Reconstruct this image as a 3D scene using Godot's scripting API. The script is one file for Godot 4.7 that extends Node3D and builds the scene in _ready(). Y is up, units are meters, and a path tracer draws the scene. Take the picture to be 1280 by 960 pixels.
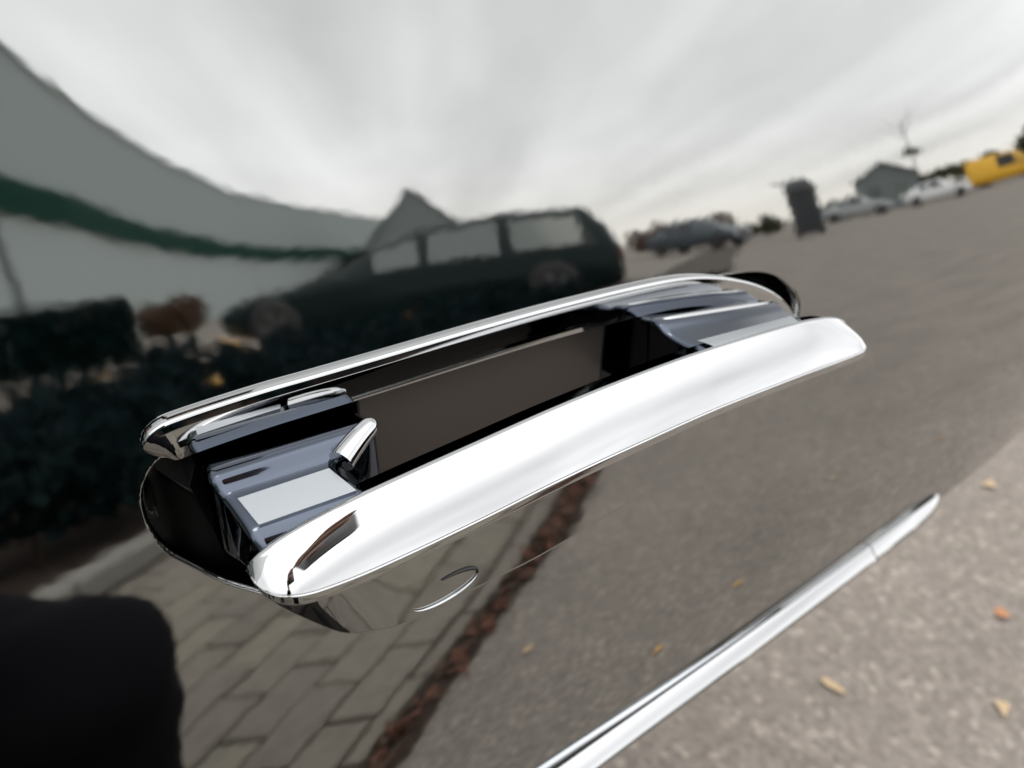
extends Node3D
# A close look along the flank of a car with its door swung open: the dark green paint mirrors the street.
# "Door frame": X along the handle, Y up the panel, Z out of it, origin on the panel beside the camera. Units metres.

const DX := Vector3(0.99969852, 0.02455357, 0.0)
const DY := Vector3(-0.02402674, 0.97824852, -0.20604015)
const DZ := Vector3(-0.00505902, 0.20597803, 0.97854354)
const DH := 0.744
const EYE := 0.19
# along the pavement edge (u) and across it (v)
const PU := Vector3(0.7704, 0.0, 0.6375)
const PV := Vector3(-0.6375, 0.0, 0.7704)

var rng := RandomNumberGenerator.new()
var noise := FastNoiseLite.new()
var mats := {}
var TD: Transform3D

# ---------------------------------------------------------------- materials
func lin(r: float, g: float, b: float) -> Color:
	return Color(r, g, b).linear_to_srgb()

func mat(key: String, c: Color, rough := 0.8, metal := 0.0) -> StandardMaterial3D:
	if mats.has(key):
		return mats[key]
	var m := StandardMaterial3D.new()
	m.resource_name = key
	m.albedo_color = c
	m.roughness = rough
	m.metallic = metal
	mats[key] = m
	return m

func noise_tex(kind: int, freq: float, ramp: Array, size := 512, octaves := 3, sd := 1, normal := false, bump := 4.0) -> NoiseTexture2D:
	var n := FastNoiseLite.new()
	n.seed = sd
	n.noise_type = kind
	n.frequency = freq
	n.fractal_octaves = octaves
	if kind == FastNoiseLite.TYPE_CELLULAR:
		n.cellular_return_type = FastNoiseLite.RETURN_CELL_VALUE
		n.fractal_type = FastNoiseLite.FRACTAL_NONE
	var t := NoiseTexture2D.new()
	t.width = size
	t.height = size
	t.seamless = true
	t.noise = n
	t.as_normal_map = normal
	t.bump_strength = bump
	if ramp.size():
		var g := Gradient.new()
		var offs := PackedFloat32Array()
		var cols := PackedColorArray()
		for r in ramp:
			offs.append(r[0])
			cols.append(r[1])
		g.offsets = offs
		g.colors = cols
		t.color_ramp = g
	return t

func world_mapped(m: StandardMaterial3D, per_metre: float, per_metre2 := 0.0) -> void:
	m.uv1_triplanar = true
	m.uv1_world_triplanar = true
	m.uv1_scale = Vector3.ONE * per_metre
	if per_metre2 > 0.0:
		m.uv2_triplanar = true
		m.uv2_world_triplanar = true
		m.uv2_scale = Vector3.ONE * per_metre2
		m.detail_enabled = true
		m.detail_blend_mode = BaseMaterial3D.BLEND_MODE_MUL
		m.detail_uv_layer = BaseMaterial3D.DETAIL_UV_2

func gray(v: float) -> Color:
	return Color(v, v, v)

# ---------------------------------------------------------------- meshes
class Geo:
	var v := PackedVector3Array()
	var n := PackedVector3Array()
	var uv := PackedVector2Array()
	var ix := PackedInt32Array()

	func tri(a: int, b: int, c: int) -> void:
		var f := (v[b] - v[a]).cross(v[c] - v[a])
		if f.length_squared() < 1e-18:
			return
		if f.dot(n[a] + n[b] + n[c]) > 0.0:
			ix.append_array([a, c, b])
		else:
			ix.append_array([a, b, c])

	func face(pts: Array, towards := Vector3.ZERO) -> void:      # a flat polygon, fan from the first corner; towards: a direction on its outer side
		var nn: Vector3 = (pts[1] - pts[0]).cross(pts[2] - pts[0]).normalized()
		if towards != Vector3.ZERO and nn.dot(towards) < 0.0:
			nn = -nn
		var o := v.size()
		for p in pts:
			v.append(p)
			n.append(nn)
			uv.append(Vector2(p.x + p.z, p.y))
		for k in range(1, pts.size() - 1):
			tri(o, o + k, o + k + 1)

	func box(lo: Vector3, hi: Vector3, b := 0.0) -> void:        # with chamfered edges when b > 0
		var c := (lo + hi) / 2.0
		var h := (hi - lo) / 2.0
		var ax := [Vector3.RIGHT, Vector3.UP, Vector3.BACK]
		for i in 3:
			for s in [-1.0, 1.0]:
				var w: Vector3 = ax[i] * s
				var p: Vector3 = ax[(i + 1) % 3] * (h[(i + 1) % 3] - b)
				var q: Vector3 = ax[(i + 2) % 3] * (h[(i + 2) % 3] - b)
				var m: Vector3 = c + w * h[i]
				face([m - p - q, m + p - q, m + p + q, m - p + q], w)
		if b <= 0.0:
			return
		for i in 3:
			var j := (i + 1) % 3
			var k := (i + 2) % 3
			for s in [-1.0, 1.0]:
				for t in [-1.0, 1.0]:
					var l: Vector3 = ax[i] * (h[i] - b)
					var a: Vector3 = c + ax[j] * s * h[j] + ax[k] * t * (h[k] - b)
					var d: Vector3 = c + ax[j] * s * (h[j] - b) + ax[k] * t * h[k]
					face([a - l, a + l, d + l, d - l], ax[j] * s + ax[k] * t)
		for s in [-1.0, 1.0]:
			for t in [-1.0, 1.0]:
				for u in [-1.0, 1.0]:
					var e := Vector3(s, t, u)
					face([c + e * (h - Vector3(0, b, b)), c + e * (h - Vector3(b, 0, b)), c + e * (h - Vector3(b, b, 0))], e)

	func surf(nu: int, nv: int, f: Callable, outer: Vector3, closed_v := false, us := [], vs := [], keep = null) -> void:
		# a smooth sheet f(u, v), normals from its own slopes; outer: a hint at its middle of which side is out
		var o := v.size()
		var e := 1e-4
		var sgn := 0.0
		var mu: float = us[us.size() / 2] if us.size() else 0.5
		var mv: float = vs[vs.size() / 2] if vs.size() else 0.5
		var du0: Vector3 = f.call(mu + e, mv) - f.call(mu - e, mv)
		var dv0: Vector3 = f.call(mu, mv + e) - f.call(mu, mv - e)
		sgn = 1.0 if du0.cross(dv0).dot(outer) >= 0.0 else -1.0
		var cu: int = us.size() if us.size() else nu + 1
		var cv: int = vs.size() if vs.size() else nv + 1
		for i in cu:
			var u: float = us[i] if us.size() else float(i) / nu
			for j in cv:
				var w: float = vs[j] if vs.size() else float(j) / nv
				var p: Vector3 = f.call(u, w)
				var d: Vector3 = (f.call(u + e, w) - f.call(u - e, w)).cross(f.call(u, w + e) - f.call(u, w - e))
				v.append(p)
				n.append(d.normalized() * sgn if d.length_squared() > 1e-24 else outer.normalized())
				uv.append(Vector2(u, w))
		for i in cu - 1:
			for j in cv - 1:
				var a := o + i * cv + j
				if keep != null and not keep.call((uv[a] + uv[a + cv + 1]) / 2.0):
					continue
				tri(a, a + cv, a + cv + 1)
				tri(a, a + cv + 1, a + 1)

	func loft(rings: Array, smooth := true) -> void:             # rings of equal length, each closed; capped at both ends
		var g := SurfaceTool.new()
		g.begin(Mesh.PRIMITIVE_TRIANGLES)
		g.set_smooth_group(0 if smooth else -1)
		var m: int = rings[0].size()
		var mid := Vector3.ZERO
		var vol := 0.0
		for r in rings.size() - 1:
			for k in m:
				var q := [rings[r][k], rings[r][(k + 1) % m], rings[r + 1][(k + 1) % m], rings[r + 1][k]]
				for t in [[0, 1, 2], [0, 2, 3]]:
					vol += (q[t[0]] as Vector3).dot((q[t[1]] as Vector3).cross(q[t[2]]))
		for r in rings.size() - 1:
			for k in m:
				var q := [rings[r][k], rings[r][(k + 1) % m], rings[r + 1][(k + 1) % m], rings[r + 1][k]]
				for t in ([[0, 2, 1], [0, 3, 2]] if vol > 0.0 else [[0, 1, 2], [0, 2, 3]]):
					for c in t:
						g.add_vertex(q[c])
		for e in [0, rings.size() - 1]:
			g.set_smooth_group(-1)
			mid = Vector3.ZERO
			for p in rings[e]:
				mid += p / m
			for k in m:
				var tt := [mid, rings[e][k], rings[e][(k + 1) % m]]
				if (e == 0) == (vol > 0.0):
					tt = [tt[0], tt[1], tt[2]]
				else:
					tt = [tt[0], tt[2], tt[1]]
				for c in tt:
					g.add_vertex(c)
		g.generate_normals()
		add_tool(g)

	func add_tool(g: SurfaceTool) -> void:
		g.index()
		var a := g.commit_to_arrays()
		var o := v.size()
		v.append_array(a[Mesh.ARRAY_VERTEX])
		n.append_array(a[Mesh.ARRAY_NORMAL])
		for p in a[Mesh.ARRAY_VERTEX]:
			uv.append(Vector2(p.x + p.z, p.y))
		for k in a[Mesh.ARRAY_INDEX]:
			ix.append(k + o)

	func tube(path: Array, radius: Callable, sides := 10) -> void:
		var rings := []
		for i in path.size():
			var t: Vector3 = (path[mini(i + 1, path.size() - 1)] - path[maxi(i - 1, 0)]).normalized()
			var s := t.cross(Vector3.UP if absf(t.y) < 0.9 else Vector3.RIGHT).normalized()
			var w := s.cross(t)
			var ring := []
			for k in sides:
				var a := TAU * k / sides
				ring.append(path[i] + (s * cos(a) + w * sin(a)) * float(radius.call(float(i) / (path.size() - 1))))
			rings.append(ring)
		loft(rings)

	func mesh() -> ArrayMesh:
		var m := ArrayMesh.new()
		var a := []
		a.resize(Mesh.ARRAY_MAX)
		a[Mesh.ARRAY_VERTEX] = v
		a[Mesh.ARRAY_NORMAL] = n
		a[Mesh.ARRAY_TEX_UV] = uv
		a[Mesh.ARRAY_INDEX] = ix
		m.add_surface_from_arrays(Mesh.PRIMITIVE_TRIANGLES, a)
		return m

func put(called: String, mesh: Mesh, m: Material, parent: Node = self, t := Transform3D.IDENTITY) -> MeshInstance3D:
	var o := MeshInstance3D.new()
	o.name = numbered(called, parent)
	o.mesh = mesh
	o.material_override = m
	o.transform = t
	parent.add_child(o, true)
	return o

var counts := {}
func numbered(called: String, parent: Node) -> String:
	var k := str(parent.get_instance_id()) + called
	var c: int = counts.get(k, 0)
	counts[k] = c + 1
	return called if c == 0 else "%s_%03d" % [called, c]

func thing(called: String, label: String, category: String, at := Vector3.ZERO, turn := 0.0, group := "") -> Node3D:
	var o := Node3D.new()
	o.name = numbered(called, self)
	o.position = at
	o.rotation.y = turn
	add_child(o, true)
	tag(o, label, category, group)
	return o

func tag(o: Node, label: String, category: String, group := "") -> void:
	o.set_meta("label", label)
	o.set_meta("category", category)
	if group:
		o.set_meta("group", group)

func structure(called: String, mesh: Mesh, m: Material, label := "") -> MeshInstance3D:
	var o := put(called, mesh, m)
	o.set_meta("kind", "structure")
	if label:
		o.set_meta("label", label)
	return o

# ---------------------------------------------------------------- the door panel
func hz(x: float, y: float) -> float:      # how far the panel bulges at a place of the door frame
	var cx := clampf(x, -0.10, 0.60)
	var c := clampf(y, -0.29, 0.03) + 0.1
	var q := 0.01304 * cx - 0.04455 * c - 0.02733 * cx * cx + 0.05311 * cx * c + 0.03013 * c * c + 0.75248 * c * c * c - 1.81717 * cx * c * c - 0.32802 * cx * cx * c - 0.12262 * cx * cx * cx
	var gx := 0.01304 - 0.05466 * cx + 0.05311 * c - 1.81717 * c * c - 0.65604 * cx * c - 0.36786 * cx * cx
	var gy := -0.04455 + 0.05311 * cx + 0.06026 * c + 2.25744 * c * c - 3.63434 * cx * c - 0.32802 * cx * cx
	var ox := x - cx
	var oy := y + 0.1 - c
	return q + gx * ox + gy * oy - 0.1 * ox * ox - 0.6 * oy * oy

func dp(x: float, y: float, z: float) -> Vector3:   # a place over the panel
	return Vector3(x, y, hz(x, y) + z)

var rim := PackedVector2Array()
func make_rim() -> void:
	var pts := [Vector2(0.0186, -0.0985), Vector2(0.0168, -0.1062), Vector2(0.0188, -0.1155), Vector2(0.0236, -0.1225), Vector2(0.034, -0.134), Vector2(0.052, -0.146), Vector2(0.085, -0.151), Vector2(0.14, -0.151), Vector2(0.2, -0.145), Vector2(0.233, -0.133), Vector2(0.251, -0.118), Vector2(0.2545, -0.107), Vector2(0.2485, -0.0995), Vector2(0.237, -0.0925), Vector2(0.218, -0.0888), Vector2(0.195, -0.0882), Vector2(0.12, -0.0895), Vector2(0.05, -0.0905), Vector2(0.026, -0.0935)]
	for i in pts.size():
		for k in 5:
			rim.append((pts[i] as Vector2).cubic_interpolate(pts[(i + 1) % pts.size()], pts[(i - 1 + pts.size()) % pts.size()], pts[(i + 2) % pts.size()], k / 5.0))

func rim_in(p: Vector2) -> float:          # distance inside the rim of the finger recess (negative outside)
	if p.x < 0.0 or p.x > 0.27 or p.y < -0.17 or p.y > -0.075:
		return -0.02
	var best := 1.0
	for i in rim.size():
		var a := rim[i]
		var b := rim[(i + 1) % rim.size()]
		var t := clampf((p - a).dot(b - a) / maxf((b - a).length_squared(), 1e-12), 0.0, 1.0)
		best = minf(best, p.distance_squared_to(a.lerp(b, t)))
	return sqrt(best) * (1.0 if Geometry2D.is_point_in_polygon(p, rim) else -1.0)

func recess(x: float, y: float) -> float:  # depth of the finger recess
	var d := rim_in(Vector2(x, y))
	if d <= -0.002:
		return 0.0
	var t := clampf((d + 0.002) / 0.008, 0.0, 1.0)
	var side := clampf(clampf((0.0745 - x) / 0.002, 0.0, 1.0) + clampf((x - 0.1655) / 0.002, 0.0, 1.0), 0.0, 1.0)
	var floor_ := 0.0070 + 0.17 * (-0.092 - y) + 0.014 * (x - 0.12)
	return lerpf(floor_, 0.036, side) * t * t * (3.0 - 2.0 * t)

func panel(u: float, v: float) -> Vector3:
	if v < -0.2:
		v = -0.2 - (v + 0.2) / 0.082 * (trim_y(u) - 0.0075 + 0.2)
	return Vector3(u, v, hz(u, v) - recess(u, v))

func steps(knots: Array) -> Array:         # [from, to, count, to, count ...]
	var r := [knots[0]]
	var at: float = knots[0]
	for k in range(1, knots.size(), 2):
		var to: float = knots[k]
		var c: int = knots[k + 1]
		for i in c:
			r.append(lerpf(at, to, float(i + 1) / c))
		at = to
	return r

func curve(x: float, table: Array) -> float:
	if x <= table[0][0]:
		return table[0][1]
	for i in table.size() - 1:
		if x <= table[i + 1][0]:
			var t: float = (x - table[i][0]) / (table[i + 1][0] - table[i][0])
			var a: float = table[maxi(i - 1, 0)][1]
			var d: float = table[mini(i + 2, table.size() - 1)][1]
			var b: float = table[i][1]
			var c: float = table[i + 1][1]
			var w := table[i + 1][0] - table[i][0] as float
			var m0: float = (c - a) / maxf(table[i + 1][0] - table[maxi(i - 1, 0)][0], 1e-6) * w
			var m1: float = (d - b) / maxf(table[mini(i + 2, table.size() - 1)][0] - table[i][0], 1e-6) * w
			if absf(m0) > 3.0 * absf(c - b): m0 = 3.0 * (c - b) * (1.0 if m0 * (c - b) > 0 else 0.0)
			if absf(m1) > 3.0 * absf(c - b): m1 = 3.0 * (c - b) * (1.0 if m1 * (c - b) > 0 else 0.0)
			var t2 := t * t
			var t3 := t2 * t
			return (2 * t3 - 3 * t2 + 1) * b + (t3 - 2 * t2 + t) * m0 + (-2 * t3 + 3 * t2) * c + (t3 - t2) * m1
	return table[-1][1]

# rows of the handle, measured along X: top edge of the chrome, its lower edge, lower edge of the painted grip
const Y_TOP := [[0.0292, -0.1090], [0.0296, -0.1077], [0.0308, -0.1062], [0.0330, -0.1046], [0.0370, -0.1029], [0.046, -0.1008], [0.060, -0.0988], [0.089, -0.0960], [0.1135, -0.0938], [0.141, -0.0923], [0.169, -0.0919], [0.209, -0.0931], [0.2225, -0.0945], [0.2297, -0.0962], [0.234, -0.0984], [0.237, -0.1014], [0.2385, -0.1050]]
const Y_LOW := [[0.0292, -0.1093], [0.0296, -0.1106], [0.0308, -0.1123], [0.0335, -0.1139], [0.041, -0.1158], [0.0546, -0.1161], [0.083, -0.1143], [0.107, -0.1121], [0.135, -0.1104], [0.1655, -0.1090], [0.2012, -0.1089], [0.222, -0.1092], [0.2315, -0.1090], [0.2362, -0.1075], [0.2385, -0.1052]]
const Y_GRIP := [[0.0292, -0.1096], [0.0305, -0.1132], [0.0375, -0.1215], [0.0462, -0.1300], [0.0566, -0.1339], [0.0645, -0.1347], [0.0822, -0.1335], [0.1025, -0.1323], [0.1547, -0.1247], [0.204, -0.1199], [0.2225, -0.1172], [0.2325, -0.1130], [0.2368, -0.1085], [0.2385, -0.1054]]

func hand_x(u: float) -> float:            # denser at both ends
	return lerpf(0.0292, 0.2385, 0.5 - 0.5 * cos(PI * clampf(u, 0.0, 1.0)))

func swell(x: float) -> float:             # 0 at the tips, 1 along the handle
	var a := clampf((x - 0.0292) / 0.008, 0.0, 1.0)
	var b := clampf((0.2385 - x) / 0.0065, 0.0, 1.0)
	return sqrt(1.0 - (1.0 - a) * (1.0 - a)) * sqrt(1.0 - (1.0 - b) * (1.0 - b))

func cap_point(u: float, v: float) -> Vector3:
	var x := hand_x(u)
	var s := swell(x)
	var top := curve(x, Y_TOP) - 0.0014 * s
	var low := curve(x, Y_LOW) + 0.0015 * s
	var zf := 0.036 + 0.0085 * s           # front edge
	var zb := 0.036 - 0.003 * (1.0 - s)
	v = clampf(v, 0.0, 1.0)
	if v < 0.18:                            # rolled back edge
		var a := (1.0 - v / 0.18) * 2.3
		var r := 0.0022 * s
		var c := Vector2(top - 0.0005 * s, zb - 0.0018 * s)
		var th := deg_to_rad(48.0) + a
		return Vector3(x, c.x + r * sin(th) * 0.9 - 0.0006 * s, c.y + r * cos(th) + 0.0003 * s)
	if v < 0.74:                            # the broad face, a shallow arc
		var t := (v - 0.18) / 0.56
		var bulge := 0.0009 * s * 4.0 * t * (1.0 - t)
		return Vector3(x, lerpf(top, low + 0.0013 * s, t) + bulge * 0.42, lerpf(zb, zf - 0.0002 * s, t) + bulge * 0.9)
	var k := (v - 0.74) / 0.26 * (CAP_EDGE.size() - 1)
	var i := mini(int(k), CAP_EDGE.size() - 2)
	var q := (CAP_EDGE[i] as Vector2).lerp(CAP_EDGE[i + 1], k - i) * s
	return Vector3(x, low + q.x, zf + q.y)

# the chrome's lower border: a hairline groove, a narrow facet that looks at the low sky, then the turn under
const CAP_EDGE := [Vector2(0.00130, -0.00020), Vector2(0.00120, -0.00026), Vector2(0.00112, -0.00034), Vector2(0.00104, -0.00024), Vector2(0.00092, -0.00010), Vector2(0.00020, -0.00011), Vector2(-0.00060, -0.00014), Vector2(-0.00135, -0.00018), Vector2(-0.00160, -0.00026), Vector2(-0.00172, -0.00046), Vector2(-0.00168, -0.0012), Vector2(-0.0014, -0.0030), Vector2(-0.0010, -0.0050)]

func grip_point(u: float, v: float) -> Vector3:
	var x := hand_x(u)
	var s := swell(x)
	var turn := clampf((x - 0.0292) / 0.030, 0.0, 1.0)
	var back := 0.0022 * (1.0 - turn) * (1.0 - turn) * s
	var top := curve(x, Y_TOP) - 0.002 * s
	var low := curve(x, Y_LOW) + 0.0002 * s
	var bot := curve(x, Y_GRIP)
	var z0 := 0.036 + 0.0074 * s
	var zb := 0.036 - 0.0125 * s
	v = clampf(v, 0.0, 1.0)
	var z1 := 0.036 + 0.0070 * s - back
	if v < 0.62:                            # front face, nearly flat
		var t := v / 0.62
		var bulge := 0.0 * s * 4.0 * t * (1.0 - t)
		return Vector3(x, lerpf(low, bot + 0.0016 * s, t), lerpf(z0, z1, t) + bulge)
	if v < 0.78:                            # lower edge, rounded
		var a := (v - 0.62) / 0.16
		var p0 := Vector2(bot + 0.0016 * s, z1)
		var p1 := Vector2(bot - 0.0003 * s, z1 - 0.0001 * s)
		var p2 := Vector2(bot + 0.0002 * s, z1 - 0.006 * s)
		var q := p0.lerp(p1, a).lerp(p1.lerp(p2, a), a)
		return Vector3(x, q.x, q.y)
	var b := (v - 0.78) / 0.22              # underside and back
	var r0 := Vector2(bot + 0.0002 * s, z1 - 0.006 * s)
	var r1 := Vector2(bot + 0.003 * s, zb - 0.004 * s)
	var r2 := Vector2(top, zb + 0.004 * s)
	var w := r0.lerp(r1, b).lerp(r1.lerp(r2, b), b)
	return Vector3(x, w.x, w.y)

const BEZEL := [[0.0195, -0.0915], [0.0225, -0.0893], [0.030, -0.0882], [0.0474, -0.0872], [0.0620, -0.0869], [0.0846, -0.0864], [0.11, -0.0858], [0.1376, -0.0856], [0.168, -0.0862], [0.19, -0.0876], [0.206, -0.0905], [0.221, -0.0948], [0.2325, -0.0998], [0.2405, -0.1050], [0.2455, -0.1105], [0.2475, -0.116]]
var bezel_curve := Curve3D.new()
const BEZEL_SHAPE := [[-1.0, -0.003], [-1.0, 0.0020], [-0.985, 0.0031], [-0.955, 0.0038], [-0.90, 0.0042], [-0.83, 0.00435], [-0.50, 0.0043], [-0.20, 0.0041], [0.10, 0.0039], [0.40, 0.0036], [0.65, 0.0032], [0.85, 0.0028], [0.93, 0.0026], [0.975, 0.0022], [1.0, 0.0014], [1.02, -0.006]]

func bezel_point(u: float, v: float) -> Vector3:
	var l := bezel_curve.get_baked_length()
	var s := clampf(u, 0.0, 1.0) * l
	var p := bezel_curve.sample_baked(s, true)
	var t := (bezel_curve.sample_baked(minf(s + 0.001, l), true) - bezel_curve.sample_baked(maxf(s - 0.001, 0.0), true)).normalized()
	var down := Vector3(t.y, -t.x, 0)
	var wide := 0.0056 * lerpf(1.0, 0.72, smoothstep(0.72, 1.0, u))
	var e := sqrt(maxf(0.0, 1.0 - pow(1.0 - clampf(s / 0.007, 0.0, 1.0), 2.0)))
	wide *= maxf(e, 0.02)
	var k := clampf(v, 0.0, 1.0) * (BEZEL_SHAPE.size() - 1)
	var i := mini(int(k), BEZEL_SHAPE.size() - 2)
	var a: Array = BEZEL_SHAPE[i]
	var b: Array = BEZEL_SHAPE[i + 1]
	var f := k - i
	var q := p + down * wide * lerpf(a[0], b[0], f)
	var z := lerpf(a[1], b[1], f)
	if z > 0.0:
		z *= 0.72
	return Vector3(q.x, q.y, hz(q.x, q.y) + (z if z < 0.0 else z * maxf(e, 0.05)))

func trim_y(x: float) -> float:
	return lerpf(-0.2825, -0.275, clampf((x - 0.1) / 0.3, -1.0, 1.0)) - 0.004 * smoothstep(0.42, 0.6, x)

# ---------------------------------------------------------------- ready
func _ready() -> void:
	rng.seed = 7
	noise.seed = 3
	noise.frequency = 1.0
	TD = Transform3D(Basis(DX, DY, DZ), Vector3(0, DH, 0))
	# camera
	var cam := Camera3D.new()
	cam.name = "camera"
	var right := TD.basis * Vector3(0.8303, -0.0407, 0.5558)
	var down := TD.basis * Vector3(-0.2607, -0.9098, 0.3229)
	var fwd := TD.basis * Vector3(0.4925, -0.4131, -0.7661)
	cam.transform = Transform3D(Basis(right, -down, -fwd).orthonormalized(), TD * Vector3(0, 0, EYE))
	var lens := CameraAttributesPhysical.new()
	lens.frustum_focal_length = 25.5
	lens.frustum_focus_distance = 0.205
	lens.frustum_near = 0.01
	lens.frustum_far = 2000.0
	lens.exposure_aperture = 10.5
	cam.attributes = lens
	cam.fov = rad_to_deg(2.0 * atan(12.0 / 25.5))
	cam.near = 0.01
	cam.far = 2000.0
	cam.current = true
	add_child(cam)
	# sky: a pale overcast drawn out in long streaks
	var we := WorldEnvironment.new()
	we.name = "world_environment"
	var env := Environment.new()
	env.background_mode = Environment.BG_SKY
	var sky := Sky.new()
	var pano := PanoramaSkyMaterial.new()
	pano.panorama = overcast()
	sky.sky_material = pano
	env.sky = sky
	env.tonemap_mode = Environment.TONE_MAPPER_LINEAR
	env.tonemap_exposure = 1.87
	env.sdfgi_enabled = true
	env.ssao_enabled = true
	env.ssil_enabled = true
	we.environment = env
	add_child(we)
	var sun := DirectionalLight3D.new()
	sun.name = "sun"
	sun.light_color = Color(1.0, 0.96, 0.9)
	sun.light_energy = 0.18
	sun.light_angular_distance = 30.0
	sun.shadow_enabled = true
	sun.rotation_degrees = Vector3(-58, 205, 0)
	add_child(sun)
	make_materials()
	make_ground()
	make_pavement()
	make_surroundings()
	make_car()
	make_person()

func overcast() -> ImageTexture:
	var w := 1024
	var h := 512
	var im := Image.create(w, h, false, Image.FORMAT_RGBF)
	var a := deg_to_rad(24.0)                 # the streaks run away towards the gable
	var n := FastNoiseLite.new()
	n.seed = 11
	n.frequency = 1.0
	n.fractal_octaves = 4
	var big := FastNoiseLite.new()
	big.seed = 5
	big.frequency = 0.9
	big.fractal_octaves = 2
	var tuft := FastNoiseLite.new()
	tuft.seed = 17
	tuft.frequency = 1.0
	tuft.fractal_octaves = 4
	for j in h:
		var el := (0.5 - (j + 0.5) / h) * PI
		for i in w:
			var az := (i + 0.5) / w * TAU
			if el < 0.0:
				im.set_pixel(i, j, Color(0.42, 0.40, 0.37))
				continue
			# Godot panoramas: the middle of the picture looks along -z
			var d := Vector3(sin(az - PI) * cos(el), sin(el), -cos(az - PI) * cos(el))
			var px := d.x / (d.y + 0.06)
			var pz := d.z / (d.y + 0.06)
			var along := px * sin(a) + pz * cos(a)
			var across := px * cos(a) - pz * sin(a)
			var f := n.get_noise_3d(across * 0.95, along * 0.10, 0.0)
			var g := big.get_noise_3d(d.x * 1.6, d.y * 2.4, d.z * 1.6)
			var s := sin(el)
			var low := clampf(1.0 - s / 0.16, 0.0, 1.0)
			var l := 0.94 - 0.14 * smoothstep(0.38, 0.52, s) + 0.42 * smoothstep(0.55 + 0.1 * f, 0.82 + 0.1 * f, s) + 0.25 * f * clampf(s / 0.05, 0.15, 1.0) + 0.09 * g + 0.08 * tuft.get_noise_3d(across * 2.2, along * 0.8, 4.0) * clampf(s / 0.08, 0.1, 1.0)
			var c := Color(1.0, 1.0, 1.005).lerp(Color(1.06, 1.0, 0.90), low * low)
			im.set_pixel(i, j, Color(c.r * l, c.g * l, c.b * l))
	return ImageTexture.create_from_image(im)

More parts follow.
